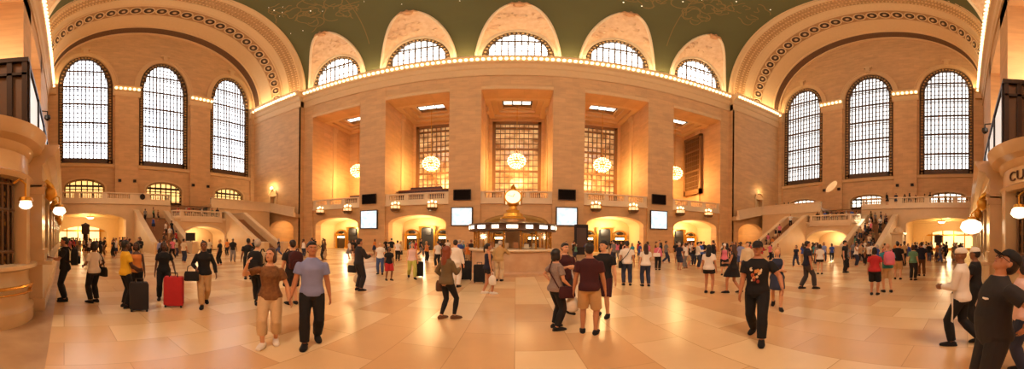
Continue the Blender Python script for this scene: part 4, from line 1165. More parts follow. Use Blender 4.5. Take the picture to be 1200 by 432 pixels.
class Person:
    """builds one figure in local space: forward = +y, right = +x, feet on z = 0"""
    def __init__(s, sp):
        s.sp = sp; g = sp.get
        s.f = g('sex', 'm') == 'f'; s.k = g('H', 1.72 if not s.f else 1.63) / 1.75; s.w = g('w', 1.0)
        s.vox = g('vox', 0.014); s.near = s.vox < 0.0125
        s.hz = g('hipz', 0.915); s.lean = radians(g('lean', 1.0)); s.hp = radians(g('pitch', 0)); s.hy = radians(g('yawh', 0))
        sh = 0.152 if s.f else 0.176
        s.sh = {q: s.U((q * sh * s.w, -.005, 1.392)) for q in (-1, 1)}
        s.hip = {q: Vector((q * 0.092 * s.w, 0, s.hz)) for q in (-1, 1)}
        la, ra = g('LA', (-0.10, 0.0, 0.085)), g('RA', (0.10, 0.0, 0.085))
        s.knee = {}; s.ank = {}
        for q, a in ((-1, la), (1, ra)):
            s.knee[q], s.ank[q] = ik(s.hip[q], a, 0.44, 0.42, (q * 0.12, 1, 0))
        s.toe = {-1: radians(g('Ltoe', -8)), 1: radians(g('Rtoe', 8))}
        s.elb = {}; s.wri = {}
        for q, nm in ((-1, 'LW'), (1, 'RW')):
            t = g(nm, (q * (0.245 if s.f else 0.275), 0.05, 0.86)); pole = g(nm + 'p', (q * 0.5, -1, -0.1))
            s.elb[q], s.wri[q] = ik(s.sh[q], t, 0.29, 0.25, pole)
    def U(s, p):
        p = Vector(p)
        if p.z <= 0.93: return p
        return Matrix.Rotation(-s.lean, 3, 'X') @ (p - Vector((0, 0, 0.93))) + Vector((0, 0, 0.93))
    def Hd(s, p):
        n = Vector((0, 0.0, 1.515))
        q = Matrix.Rotation(-s.hy, 3, 'Z') @ Matrix.Rotation(s.hp, 3, 'X') @ (Vector(p) - n) + n
        return s.U(q)
    def torso(s, mb, off=0.0, z0=0.80, z1=1.5, n=20, hem=0.0):
        if s.f: R = [(0.82, .11, .10, 0), (0.87, .165, .12, -.01), (0.94, .175, .122, -.012), (1.02, .155, .105, 0), (1.11, .13, .098, 0), (1.2, .14, .105, .008), (1.29, .152, .128, .02), (1.35, .15, .11, .008), (1.40, .135, .088, 0), (1.43, .108, .074, -.004), (1.455, .078, .064, -.008), (1.48, .054, .056, -.01)]
        else: R = [(0.82, .11, .10, 0), (0.87, .155, .118, -.008), (0.94, .165, .12, -.008), (1.03, .155, .112, 0), (1.12, .152, .11, .004), (1.22, .165, .118, .006), (1.31, .178, .125, .008), (1.36, .18, .115, 0), (1.405, .16, .096, -.005), (1.44, .122, .082, -.008), (1.47, .085, .072, -.01), (1.495, .064, .064, -.012)]
        b = s.sp.get('belly', 0.0)
        rings = []
        for z, rx, ry, yo in R:
            if z < z0 - 1e-6 or z > z1 + 1e-6: continue
            e = b * math.exp(-((z - 1.08) / 0.12) ** 2)
            rx = rx * s.w + off + e * 0.5 + (hem if z < 0.95 else 0); ry = ry * s.w + off + e * 0.6 + (hem if z < 0.95 else 0)
            dz = s.hz - 0.915 if z < 1.0 else (s.hz - 0.915) * max(0, (1.2 - z) / 0.2)
            rings.append([s.U((rx * cos(2 * pi * j / n), yo + e * 0.5 + ry * sin(2 * pi * j / n), z + dz)) for j in range(n)])
        mb.loft(rings)
    def chain(s, a, b, c, ra, n1=5):
        """radii ra = [(t, r)] over a->b (0..1)->c (1..2)"""
        pts, rr = [], []
        for t, r in ra:
            p = a.lerp(b, t) if t <= 1 else b.lerp(c, t - 1)
            pts.append(p); rr.append(r)
        return pts, rr
    def cut(s, ra, t1):
        out = [x for x in ra if x[0] < t1]; lo = out[-1]; hi = next((x for x in ra if x[0] >= t1), ra[-1])
        f = 0 if hi[0] == lo[0] else (t1 - lo[0]) / (hi[0] - lo[0])
        return out + [(t1, lo[1] + (hi[1] - lo[1]) * f)]
    ARM = [(-.07, .022), (-.03, .04), (.05, .05), (.2, .051), (.5, .047), (.85, .04), (1.0, .04), (1.2, .041), (1.5, .036), (1.85, .027), (2.0, .026)]
    LEG = [(-.1, .06), (.05, .088), (.3, .083), (.6, .07), (.9, .056), (1.0, .055), (1.15, .053), (1.35, .056), (1.6, .046), (1.85, .037), (2.0, .036)]
    def arm(s, mb, q, off=0.0, t1=2.0, flare=0.0, n=10):
        ra = s.cut(s.ARM, t1); ra = [(t, (r * (0.88 if s.f else 1.05) * s.w ** 0.6) + off + flare * max(0, t) / max(t1, .1)) for t, r in ra]
        mb.tube(*s.chain(s.sh[q], s.elb[q], s.wri[q], ra), n=n)
    def leg(s, mb, q, off=0.0, t1=2.0, flare=0.0, n=12):
        ra = s.cut(s.LEG, t1); ra = [(t, r * (1.02 if s.f else 1.0) * s.w ** 0.6 + off + flare * max(0, t) / max(t1, .1)) for t, r in ra]
        mb.tube(*s.chain(s.hip[q], s.knee[q], s.ank[q], ra), n=n)
    def footfr(s, q):
        d = Vector((sin(s.toe[q]), cos(s.toe[q]), 0)); a = s.ank[q]
        pitch = max(0.0, min(0.9, (a.z - 0.085) * 4.0))
        d = Vector((d.x * cos(pitch), d.y * cos(pitch), -sin(pitch)))
        side = Vector((d.y, -d.x, 0)).normalized(); up = side.cross(d)
        return a, d, side, up
    def foot(s, mb, q, off=0.0):
        a, d, side, up = s.footfr(q); rings = []
        for y, w, h, dz in ((-.075, .022, .02, -.05), (-.06, .034, .035, -.05), (-.02, .038, .05, -.038), (.04, .04, .042, -.045), (.10, .045, .032, -.053), (.15, .042, .025, -.06), (.19, .028, .018, -.066), (.2, .012, .01, -.068)):
            c = a + d * y + up * dz
            rings.append([c + side * ((w + off) * cos(2 * pi * j / 10)) + up * ((h + off * 0.6) * sin(2 * pi * j / 10)) for j in range(10)])
        mb.loft(rings)
    def hand(s, mb, q):
        w, e = s.wri[q], s.elb[q]; d = (w - e).normalized()
        d = (d + Vector((0, 0.0, -0.15))).normalized()
        curl = s.sp.get('curl', 0.5)
        inn = Vector((-q, 0.25, 0)); inn = (inn - d * inn.dot(d)).normalized(); fw = d.cross(inn) * (1 if q > 0 else -1)
        if fw.y < 0: fw = -fw
        rings = []
        for t, a, b in ((-.01, .026, .022), (.03, .036, .018), (.07, .042, .016), (.095, .038, .014), (.1, .02, .01)):
            c = w + d * t; rings.append([c + fw * (a * cos(2 * pi * j / 10)) + inn * (b * sin(2 * pi * j / 10)) for j in range(10)])
        mb.loft(rings)
        for i, l in enumerate((.068, .078, .072, .055)):
            b = w + d * .09 + fw * (.032 - i * .0215)
            p1 = b + d * l * .45 + inn * l * .15 * curl; p2 = p1 + (d * (1 - .5 * curl) + inn * curl).normalized() * l * .35; p3 = p2 + (d * (1 - .9 * curl) + inn * 1.3 * curl).normalized() * l * .28
            mb.tube([b - d * .02, p1, p2, p3], [.0098, .0092, .0085, .007], 6)
        b = w + d * .025 + fw * .025
        mb.tube([b, b + d * .03 + fw * .025 + inn * .006, b + d * .062 + fw * .03 + inn * .018, b + d * .085 + fw * .024 + inn * .026], [.013, .012, .0105, .008], 6)
    def head(s, mb):
        def ell(c, r, nu=16, nv=10):
            t = MB(); t.ell(c, r, nu, nv); n = len(mb.v)
            mb.v.extend(tuple(s.Hd(p)) for p in t.v); mb.f.extend(tuple(n + i for i in f) for f in t.f); mb.m.extend([0] * len(t.f))
        ell((0, -.002, 1.648), (.076, .096, .092)); ell((0, .028, 1.60), (.064, .072, .078)); ell((0, .056, 1.555), (.042, .042, .036))
        ell((0, .098, 1.618), (.013, .02, .022), 8, 6); ell((0, .108, 1.606), (.016, .014, .011), 8, 6)
        ell((0, .086, 1.58), (.024, .014, .013), 8, 6); ell((0, .09, 1.662), (.05, .012, .012), 8, 6)
        for q in (-1, 1): ell((q * .076, -.005, 1.625), (.011, .02, .032), 8, 6); ell((q * .035, .075, 1.605), (.022, .02, .02), 8, 6)
        n0 = s.U((0, -.012, 1.44)); n1 = s.Hd((0, .002, 1.56))
        mb.tube([n0, n0.lerp(n1, .5), n1], [.066 if not s.f else .055, .056 if not s.f else .047, .055 if not s.f else .047], 14)
    def body(s):
        mb = MB(); s.torso(mb); s.head(mb)
        for q in (-1, 1): s.arm(mb, q); s.hand(mb, q); s.leg(mb, q); s.foot(mb, q)
        mb.ell((0, -.01, s.hz - .03), (.13 * s.w, .1 * s.w, .07), 14, 8)
        return mb
    def top(s):
        kind = s.sp['top'][0]; mb = MB(); o = .016 if kind in ('jacket', 'hoodie') else .012
        o *= 1.0 if s.near else 1.35
        if kind == 'tank': s.torso(mb, o, 0.86, 1.42, hem=.016)
        else: s.torso(mb, o, 0.86, 1.5 if kind in ('polo', 'jacket', 'hoodie') else 1.475, hem=.018)
        t = {'tee': .66, 'polo': .62, 'long': 1.93, 'jacket': 1.95, 'hoodie': 1.93, 'tank': 0, 'dress': 0, 'dresst': .6}[kind]
        if t:
            for q in (-1, 1): s.arm(mb, q, o + (.004 if t < 1 else .002), t, flare=.012 if t < 1 else .006)
        if kind in ('polo', 'jacket', 'hoodie'):
            r = .07; mb.tube([s.U((r * cos(2 * pi * j / 16), r * .95 * sin(2 * pi * j / 16) - .004, 1.475 + .012 * -sin(2 * pi * j / 16))) for j in range(17)], .018, 6)
        if kind in ('dress', 'dresst'): s.skirt(mb, s.sp['top'][2] if len(s.sp['top']) > 2 else .55)
        return mb
    def skirt(s, mb, hem):
        n = 20; ks = s.knee; rings = []
        fw = max(abs(ks[-1].y), abs(ks[1].y))
        for z, f in ((1.06, 0), (0.98, .2), (.9, .45), (hem + .1, .9), (hem, 1.0)):
            rx = .15 + .05 * f + (.0 if s.near else .01); ry = .118 + (.06 + fw * .6) * f
            rings.append([(rx * s.w * cos(2 * pi * j / n), ry * s.w * sin(2 * pi * j / n) + (ks[-1].y + ks[1].y) / 2 * f * .6, z) for j in range(n)])
        mb.loft(rings)
    def bottom(s):
        kind = s.sp['bot'][0]; mb = MB(); o = .016 if s.near else .02
        if kind == 'skirt': s.skirt(mb, .5); return mb
        t = {'trousers': 1.95, 'jeans': 1.95, 'leggings': 1.95, 'shorts': .98, 'minishorts': .42, 'capri': 1.62}[kind]
        fl = {'trousers': .022, 'jeans': .014, 'leggings': 0.0, 'shorts': .035, 'minishorts': .02, 'capri': .02}[kind]
        if kind == 'leggings': o = .006 if s.near else .012
        s.torso(mb, o - .006, 0.82, 1.03, hem=0.0); mb.ell((0, -.008, s.hz - .045), (.132 * s.w + o, .10 * s.w + o, .08), 14, 8)
        for q in (-1, 1): s.leg(mb, q, o, t, flare=fl)
        return mb
    def hair(s):
        st = s.sp.get('hair', ('short', 'black'))[0]; mb = MB()
        def ell(c, r, nu=14, nv=9):
            t = MB(); t.ell(c, r, nu, nv); n = len(mb.v)
            mb.v.extend(tuple(s.Hd(p)) for p in t.v); mb.f.extend(tuple(n + i for i in f) for f in t.f); mb.m.extend([0] * len(t.f))
        ell((0, -.022, 1.672), (.086, .098, .09)); ell((0, -.045, 1.63), (.08, .078, .085))
        if st == 'short': ell((0, .045, 1.712), (.062, .045, .035))
        if st in ('long', 'bob', 'tied'): ell((0, -.03, 1.65), (.092, .1, .1))
        if st == 'bob':
            for q in (-1, 1): ell((q * .07, -.015, 1.58), (.03, .06, .085))
            ell((0, -.06, 1.57), (.08, .055, .09))
        if st == 'long':
            for q in (-1, 1): ell((q * .072, -.02, 1.55), (.03, .05, .12))
            ell((0, -.07, 1.52), (.085, .05, .16)); ell((0, -.085, 1.40), (.1, .045, .17))
        if st == 'tied': ell((0, -.13, 1.66), (.04, .045, .045))
        if st == 'pony': ell((0, -.12, 1.62), (.035, .04, .05)); ell((0, -.135, 1.53), (.03, .03, .11))
        return mb
    def cap(s):
        mb = MB(); n = 16
        def add(t):
            k = len(mb.v); mb.v.extend(tuple(s.Hd(p)) for p in t.v); mb.f.extend(tuple(k + i for i in f) for f in t.f); mb.m.extend([0] * len(t.f))
        t = MB(); t.loft([[(r * .088 * cos(2 * pi * j / n), -.008 + r * .108 * sin(2 * pi * j / n), z) for j in range(n)] for r, z in ((1.02, 1.672), (1.03, 1.69), (.98, 1.72), (.8, 1.752), (.45, 1.77), (.06, 1.776))]); add(t)
        if s.sp.get('hat', ('cap',))[0] == 'cap':
            t = MB(); t.loft([[(.075 * x, .08 + y * .1, 1.682 - .02 * y - .015 * x * x - dz) for x, y in [(-1, 0), (-.85, .55), (-.45, .92), (0, 1), (.45, .92), (.85, .55), (1, 0)]] for dz in (0, .008)]); add(t)
        return mb
    def shoe(s, q):
        mb = MB(); s.foot(mb, q, .012)
        a, d, side, up = s.footfr(q)
        c = a + up * -.075
        mb.loft([[c + d * (y * .145 + .055) + side * (x * .052) + up * h for x, y in [(cos(2 * pi * j / 14), sin(2 * pi * j / 14)) for j in range(14)]] for h in (-.01, .014)])
        return mb

def build_person(sp, root=None):
    s = Person(sp); k = s.k
    def fin(mb):
        mb.v = [(x * k * XY, y * k * XY, z * k) for x, y, z in mb.v]
        return mb
    root = root or empty('person')
    vx = s.vox
    sk = skin(sp.get('skin', 'light'))
    b = add_mesh('body', remesh(fin(s.body()), 'body', vx * 0.72 if s.near else vx), sk, root)
    if sp.get('hat', ('',))[0] != 'turban':
        hs = sp.get('hair', ('short', 'black'))
        if hs[0] != 'bald': add_mesh('hair', remesh(fin(s.hair()), 'hair', max(vx, .011), 2), hairm(hs[1]), root)
    if sp.get('hat'): add_mesh('cap', remesh(fin(s.cap()), 'cap', max(.008, vx * .7), 1), cloth(sp['hat'][1]), root)
    nm = {'tee': 'shirt', 'polo': 'shirt', 'long': 'shirt', 'jacket': 'jacket', 'hoodie': 'hoodie', 'tank': 'tank_top', 'dress': 'dress', 'dresst': 'dress'}[sp['top'][0]]
    top = add_mesh(nm, remesh(fin(s.top()), nm, max(vx, .012), 2), cloth(sp['top'][1]), root)
    if sp.get('bot'):
        nm = {'trousers': 'trousers', 'jeans': 'jeans', 'leggings': 'leggings', 'shorts': 'shorts', 'minishorts': 'shorts', 'capri': 'trousers', 'skirt': 'skirt'}[sp['bot'][0]]
        add_mesh(nm, remesh(fin(s.bottom()), nm, max(vx, .012), 2), cloth(sp['bot'][1]), root)
    for q in (-1, 1):
        o = fin(s.shoe(q)).build('shoe', cloth(sp.get('shoe', 'black')), root, True)
    if s.near:
        wh = mat('eye_white', (230, 220, 210), 0.3, noise=.05); dk = mat('eye_dark', (30, 20, 16), 0.2, noise=.1)
        for q in (-1, 1):
            e = MB(); e.ell((0, 0, 0), (.0115, .008, .0058), 10, 6); e.v = [tuple(s.Hd(Vector(p) + Vector((q * .031, .086, 1.638)))) for p in e.v]
            eo = fin(e).build('eye', wh, root, True)
            e = MB(); e.ell((0, 0, 0), (.006, .005, .0056), 8, 6); e.v = [tuple(s.Hd(Vector(p) + Vector((q * .031, .0935, 1.638)))) for p in e.v]
            fin(e).build('iris', dk, eo, True)
            e = MB(); e.tube([(q * .016, .101, 1.655), (q * .032, .1, 1.66), (q * .048, .088, 1.655)], .004, 5); e.v = [tuple(s.Hd(p)) for p in e.v]; fin(e).build('eyebrow', hairm(sp.get('hair', ('s', 'black'))[1]), root, True)
        e = MB(); e.ell((0, 0, 0), (.022, .008, .006), 10, 6); e.v = [tuple(s.Hd(Vector(p) + Vector((0, .0985, 1.583)))) for p in e.v]; fin(e).build('mouth', mat('lip', (150, 78, 62), 0.4, noise=.1), root, True)
    if sp.get('glasses'):
        e = MB()
        for q in (-1, 1):
            e.tube([s.Hd((q * .032 + .021 * cos(t), .104, 1.638 + .016 * sin(t))) for t in [2 * pi * j / 14 for j in range(15)]], .003, 5); e.tube([s.Hd((q * .053, .1, 1.64)), s.Hd((q * .078, .0, 1.64))], .003, 5)
        e.tube([s.Hd((-.011, .106, 1.64)), s.Hd((.011, .106, 1.64))], .003, 5)
        fin(e).build('glasses', BLACK, root, True)
    if sp.get('apron'):
        e = MB(); e.loft([[s.U((x * w, .0 + y * .15, z)) for x, y in [(-1, .6), (-.6, 1), (0, 1.12), (.6, 1), (1, .6), (1, .52), (.6, .92), (0, 1.04), (-.6, .92), (-1, .52)]] for z, w in ((1.0, .19), (.8, .21), (.5, .22))]); fin(e).build('apron', cloth('white'), root, True)
    if sp.get('pocket'):
        e = MB(); c = s.U((-.105, .155, 1.295)); e.box(c.x - .035, c.x + .035, c.y - .025, c.y + .004, c.z - .006, c.z + .006); fin(e).build('pocket_trim', cloth('white'), top)
    if sp.get('print'):
        cols = [(226, 196, 150), (200, 92, 52), (236, 222, 196), (150, 60, 40), (216, 150, 80)]
        r_ = random.Random(3)
        e = MB()
        for i in range(26):
            x, z = r_.uniform(-.085, .085), r_.uniform(1.08, 1.33); e.cur = i % 5; r1 = r_.uniform(.012, .03)
            yb = .148 - 1.8 * x * x - (.02 if z > 1.3 else 0) + .001 * i * .2
            c = s.U((x, yb, z)); e.loft([[c + Vector((r1 * cos(t), dy, r1 * 1.2 * sin(t))) for t in [2 * pi * j / 7 for j in range(7)]] for dy in (0, .004)])
        fin(e).build('shirt_print', [mat('print_%d' % i, c, .8, noise=.2) for i, c in enumerate(cols)], top)
    s.root = root
    return root, s

def put(sp):
    """place a figure: feet at pixel, yaw relative to the line of sight (0 = facing away, 90 = facing right, 180 = towards us)"""
    th, _ = ray(sp['px'], sp['py'])
    if 'd' in sp: x, y = sp['d'] * sin(th), sp['d'] * cos(th)
    else: x, y = floor_pt(sp['px'], sp['py'])
    rz = -(th + radians(sp.get('yaw', 0)))
    sp['world'] = Matrix.Translation((x, y, sp.get('z', 0))) @ Matrix.Rotation(rz, 4, 'Z')
    kk = sp.get('H', 1.72 if sp.get('sex', 'm') == 'm' else 1.63) / 1.75
    for nm in ('LW', 'RW'):
        if nm + 'w' in sp: q_ = (sp['world'].inverted() @ Vector(sp[nm + 'w'])) / kk; sp[nm] = (q_.x / XY, q_.y / XY, q_.z)
    root, s = build_person(sp)
    root.location = (x, y, sp.get('z', 0)); root.rotation_euler = (0, 0, rz)
    tag(root, sp['label'], 'person', sp.get('group'))
    sp['P'] = s; sp['root'] = root
    return sp
def wpt(sp, v):
    v = (v[0] * XY, v[1] * XY, v[2])
    """local (unscaled figure metres) -> world"""
    return sp['world'] @ (Vector(v) * sp['P'].k)

WALK_L = dict(LA=(-.09, .26, .10), RA=(.09, -.30, .17), hipz=.90, LW=(-.25, -.14, .88), RW=(.25, .2, .9))
WALK_R = dict(RA=(.09, .26, .10), LA=(-.09, -.30, .17), hipz=.90, RW=(.25, -.14, .88), LW=(-.25, .2, .9))
EASE = dict(LA=(-.11, .04, .085), RA=(.12, -.04, .085), hipz=.91)
PHONE = dict(LW=(-.06, .36, 1.2), RW=(.1, .34, 1.17), LWp=(-.6, -.3, -1), RWp=(.6, -.3, -1))
def D(*ds, **kw):
    o = {}
    for d in ds: o.update(d)
    o.update(kw); return o
PE = {}
def P_(key, **kw): PE[key] = put(kw)
NV, MV = 0.0115, 0.015
hold = (0, 0, 0)
# --- the strolling couple
xh, yh = floor_pt(341, 403); 
hx, hy = xh * 0.985, yh * 0.985
P_('woman_pointing', **D(px=317, py=403, H=1.63, sex='f', yaw=185, vox=NV, hair=('bob', 'brown'), skin='light', top=('tee', 'pattern'), bot=('capri', 'beige'), shoe='white', LA=(-.09, -.08, .10), RA=(.1, .16, .1), Rtoe=15, RW=(.33, .22, 1.50), RWp=(1, -.2, -1), LWw=(hx, hy, .83), pitch=8, yawh=20,
   label='woman in brown patterned blouse and beige trousers pointing, holding hands with man'))
P_('man_polo', **D(px=366, py=402, H=1.74, yaw=180, vox=NV, hair=('short', 'black'), skin='tan', top=('polo', 'periwinkle'), bot=('trousers', 'black'), LA=(-.09, -.14, .13), RA=(.1, .2, .09), RWw=(hx, hy, .83), LW=(-.27, -.02, .86), pitch=6, yawh=-10,
   label='man in periwinkle polo shirt and black trousers walking hand in hand with woman'))
# --- central group of four
P_('man_shorts', **D(px=691, py=390, H=1.74, yaw=5, vox=NV, hair=('short', 'black'), skin='tan', top=('tee', 'maroon'), bot=('shorts', 'khaki'), **EASE, label='man seen from behind in dark maroon tee and khaki shorts'))
P_('woman_grey', **D(px=652, py=385, H=1.62, sex='f', yaw=60, vox=NV, hair=('bob', 'black'), skin='light', top=('tee', 'stripe'), bot=('jeans', 'black'), **EASE, LW=(-.23, .03, 1.0), LWp=(-1, -.5, 0), RW=(.2, .22, .95), label='woman in grey tee and black trousers, hand on hip, maroon shoulder bag'))
P_('man_maroon', **D(px=662, py=367, H=1.72, yaw=150, vox=NV, hair=('short', 'dkbrown'), skin='light', top=('tee', 'maroon'), bot=('trousers', 'charcoal'), **EASE, RW=(.1, .3, 1.2), RWp=(.6, -.3, -1), label='man in maroon shirt facing the camera behind the woman in grey'))
P_('man_black', **D(px=708, py=370, H=1.78, yaw=200, vox=NV, hair=('short', 'black'), skin='light', top=('tee', 'black'), bot=('shorts', 'maroon'), **EASE, yawh=20, label='smiling man in black tee and dark maroon shorts facing the camera'))
# --- striding man in the black cap
P_('man_cap', **D(px=888, py=396, H=1.78, yaw=190, vox=NV, hat=('cap', 'charcoal'), hair=('short', 'dkbrown'), skin='tan', top=('tee', 'black'), bot=('trousers', 'black'), print=True, w=1.08, LA=(-.12, .3, .1), RA=(.12, -.3, .12), hipz=.89, LW=(-.42, .22, 1.0), RW=(.26, .1, .86), label='striding man in black cap and black tee with bright print'))
P_('woman_teal', **D(px=911, py=361, H=1.62, sex='f', yaw=178, vox=MV, hair=('long', 'blond'), skin='light', top=('dress', 'teal', .62), **WALK_L, RW=(-.06, .2, 1.12), label='blond woman in teal and dark dress walking behind the man in cap') if False else D(px=911, py=361, H=1.62, sex='f', yaw=178, vox=MV, hair=('tied', 'blond'), skin='light', top=('dress', 'dkjeans', .6), LA=WALK_L['LA'], RA=WALK_L['RA'], hipz=.9, RW=(-.08, .2, 1.12), LW=(.08, .22, 1.1), LWp=(-1, -.2, -.6), RWp=(1, -.2, -.6), label='blond woman in short dark dress, arms folded, behind the man in cap'))
# --- looking up at the right edge, and his neighbours
P_('man_up', **D(px=1165, py=432, d=2.3, H=1.74, yaw=-112, vox=0.0095, hat=('cap', 'black'), hair=('short', 'dkbrown'), skin='tan', top=('polo', 'olive' if False else 'charcoal'), bot=('jeans', 'charcoal'), belly=.05, w=1.1, pitch=38, lean=-4, LW=(-.2, -.2, 1.02), RW=(.2, -.2, 1.02), LWp=(-1, -.6, 0), RWp=(1, -.6, 0), glasses=True, pocket=True, label='man in black cap and dark polo shirt looking up at the ceiling'))
P_('chef', **D(px=1127, py=404, H=1.68, yaw=-75, vox=NV, hat=('turban', 'white'), skin='brown', top=('hoodie', 'white'), bot=('trousers', 'black'), LA=(-.08, .14, .09), RA=(.1, -.26, .15), hipz=.9, LW=(-.1, .3, 1.1), RW=(.12, .3, 1.08), apron=True, label='walking cook in white cap, white top, long apron and black trousers'))
P_('cook_behind', **D(px=1143, py=383, H=1.66, yaw=-80, vox=MV, hat=('cap', 'white'), skin='brown', hair=('short', 'black'), top=('tee', 'black'), bot=('trousers', 'black'), LW=(-.1, .32, 1.12), RW=(.12, .32, 1.1), label='person in dark clothes and pale cap right behind the cook in white'))
P_('edge_woman', **D(px=1199, py=432, d=3.1, H=1.62, sex='f', yaw=-95, vox=NV, hair=('bob', 'dkbrown'), skin='light', top=('tee', 'skypink'), bot=('jeans', 'dkjeans'), **PHONE, label='woman in pale pink top cut off by the right edge'))
# --- left side
P_('man_counter', **D(px=76, py=352, H=1.80, yaw=-88, vox=NV, hair=('short', 'black'), skin='tan', top=('tee', 'black'), bot=('trousers', 'black'), **PHONE, label='man in black using a phone at the left ticket counter, backpack on'))
P_('woman_bag', **D(px=110, py=354, H=1.68, sex='f', yaw=-40, vox=NV, hair=('bob', 'black'), skin='brown', top=('tee', 'white'), bot=('trousers', 'black'), LW=(-.12, .3, 1.05), RW=(.24, .1, 1.0), label='woman in white top and black trousers with black shoulder bag'))
P_('man_yellow', **D(px=147, py=360, H=1.72, yaw=70, vox=NV, hair=('short', 'black'), skin='dark', top=('tee', 'yellow'), bot=('trousers', 'black'), RW=(.12, .3, 1.02), LW=(-.1, .28, 1.0), label='man in bright yellow tee and black trousers'))
P_('woman_orange', **D(px=160, py=352, H=1.66, sex='f', yaw=195, vox=NV, hair=('bob', 'black'), skin='dark', top=('tank', 'orange'), bot=('jeans', 'black'), label='woman in orange tank top beside the man in yellow'))
P_('woman_red', **D(px=192, py=351, H=1.66, sex='f', yaw=175, vox=NV, hair=('bob', 'dkbrown'), skin='dark', top=('tee', 'black'), bot=('trousers', 'black'), **EASE, LW=(-.3, .1, .9), label='woman all in black standing with the red suitcase'))
P_('woman_blazer', **D(px=239, py=358, H=1.70, sex='f', yaw=178, vox=NV, hair=('tied', 'black'), skin='brown', top=('jacket', 'black'), bot=('trousers', 'khaki'), RA=(.05, .26, .09), LA=(-.07, -.26, .15), hipz=.9, RW=(.2, .18, 1.05), LW=(-.3, .02, .9), label='striding woman in black jacket and khaki trousers with black handbag'))
P_('man_bg_black', **D(px=291, py=327, yaw=0, vox=MV, H=1.76, hair=('short', 'black'), skin='brown', top=('tee', 'black'), bot=('trousers', 'black'), label='man in black seen from behind, left of the white haired man'))
P_('old_man', **D(px=302, py=358, H=1.76, yaw=15, vox=NV, hair=('short', 'grey'), skin='light', top=('long', 'cream'), bot=('trousers', 'black'), LA=WALK_L['LA'], RA=WALK_L['RA'], hipz=.9, label='white haired man in cream shirt walking away behind the pointing woman'))
P_('man_between', **D(px=343, py=356, H=1.74, yaw=-20, vox=MV, hair=('short', 'dkbrown'), skin='light', top=('tee', 'charcoal'), bot=('shorts', 'charcoal'), label='person in charcoal with backpack standing between the couple, farther back'))
# --- middle left
P_('man_suit', **D(px=421, py=340, H=1.78, yaw=60, vox=NV, hair=('short', 'black'), skin='tan', top=('jacket', 'charcoal'), bot=('trousers', 'charcoal'), **PHONE, label='man in dark charcoal suit standing alone below the leftmost screen'))
P_('woman_jeans', **D(px=446, py=321, yaw=190, sex='f', vox=MV, hair=('bob', 'blond'), top=('tee', 'white'), bot=('jeans', 'jeans'), **EASE, label='blond woman in white top and blue jeans'))
P_('child', **D(px=456, py=328, H=1.45, yaw=160, sex='f', vox=MV, hair=('bob', 'black'), skin='brown', top=('tee', 'black'), bot=('shorts', 'red'), **EASE, label='child in dark top and red shorts beside the woman in jeans'))
P_('woman_lime', **D(px=483, py=326, yaw=170, sex='f', vox=MV, hair=('tied', 'brown'), top=('tank', 'skypink'), bot=('trousers', 'lime'), LA=WALK_L['LA'], RA=WALK_L['RA'], hipz=.9, label='woman in pale pink top and yellow green trousers with dark suitcase'))
P_('woman_white_far', **D(px=466, py=305, yaw=10, sex='f', vox=MV, hair=('tied', 'black'), top=('tee', 'white'), bot=('trousers', 'black'), label='woman in white top and black trousers behind the child in red shorts'))
P_('woman_olive', **D(px=524, py=373, H=1.64, sex='f', yaw=55, vox=NV, hair=('long', 'red'), skin='light', top=('jacket', 'olive'), bot=('leggings', 'black'), shoe='brown', LA=(-.06, -.1, .09), RA=(.12, .12, .1), RW=(.06, .3, 1.22), RWp=(.6, -.4, -1), LW=(-.23, .1, .98), label='woman in olive jacket and black leggings with a brown handbag'))
P_('man_white', **D(px=534, py=336, H=1.76, yaw=20, vox=MV, hair=('short', 'dkbrown'), top=('long', 'white'), bot=('trousers', 'white'), label='man in white shirt and white trousers left of the booth'))
P_('woman_navy', **D(px=572, py=344, H=1.66, sex='f', yaw=75, vox=NV, hair=('pony', 'black'), skin='tan', top=('tank', 'navy'), bot=('minishorts', 'black'), shoe='white', LA=(-.08, -.12, .09), RA=(.09, .12, .09), label='woman in navy top, black shorts and white trainers by the booth'))
P_('man_tan_suit', **D(px=585, py=329, H=1.74, yaw=15, lean=14, vox=MV, hair=('short', 'grey'), top=('jacket', 'tan'), bot=('trousers', 'beige'), RW=(.22, .42, 1.24), label='man in tan jacket leaning on the booth counter'))
# --- middle right
P_('man_crossbody', **D(px=735, py=334, H=1.76, yaw=-5, vox=MV, hair=('short', 'black'), skin='tan', top=('tee', 'white'), bot=('jeans', 'dkjeans'), **EASE, label='man in white tee seen from behind with dark crossbody strap'))
P_('woman_longhair', **D(px=757, py=335, H=1.66, sex='f', yaw=-15, vox=MV, hair=('long', 'dkbrown'), top=('tee', 'white'), bot=('jeans', 'dkjeans'), RW=(.1, .3, 1.1), **EASE, label='woman with long dark hair, white top and dark jeans'))
P_('woman_pink', **D(px=771, py=316, sex='f', yaw=10, vox=MV, hair=('bob', 'blond'), top=('long', 'pink'), bot=('trousers', 'black'), label='woman in bright pink top and black trousers'))
P_('woman_blackhair', **D(px=831, py=343, sex='f', H=1.66, yaw=15, vox=MV, hair=('long', 'black'), skin='tan', top=('tee', 'white'), bot=('minishorts', 'black'), **EASE, label='woman with long black hair, white top and black shorts'))
P_('woman_left', **D(px=860, py=343, sex='f', H=1.66, yaw=-70, vox=MV, hair=('long', 'brown'), skin='tan', top=('dress', 'black', .6), LA=(-.08, .2, .09), RA=(.08, -.22, .12), LW=(-.1, .3, 1.1), hipz=.9, label='woman in short black dress stepping to the left'))
P_('white_cap', **D(px=849, py=322, sex='f', yaw=175, vox=MV, hat=('cap', 'white'), hair=('long', 'brown'), top=('tank', 'pink'), bot=('shorts', 'black'), **EASE, label='person in white cap and pink tank top with backpack straps'))
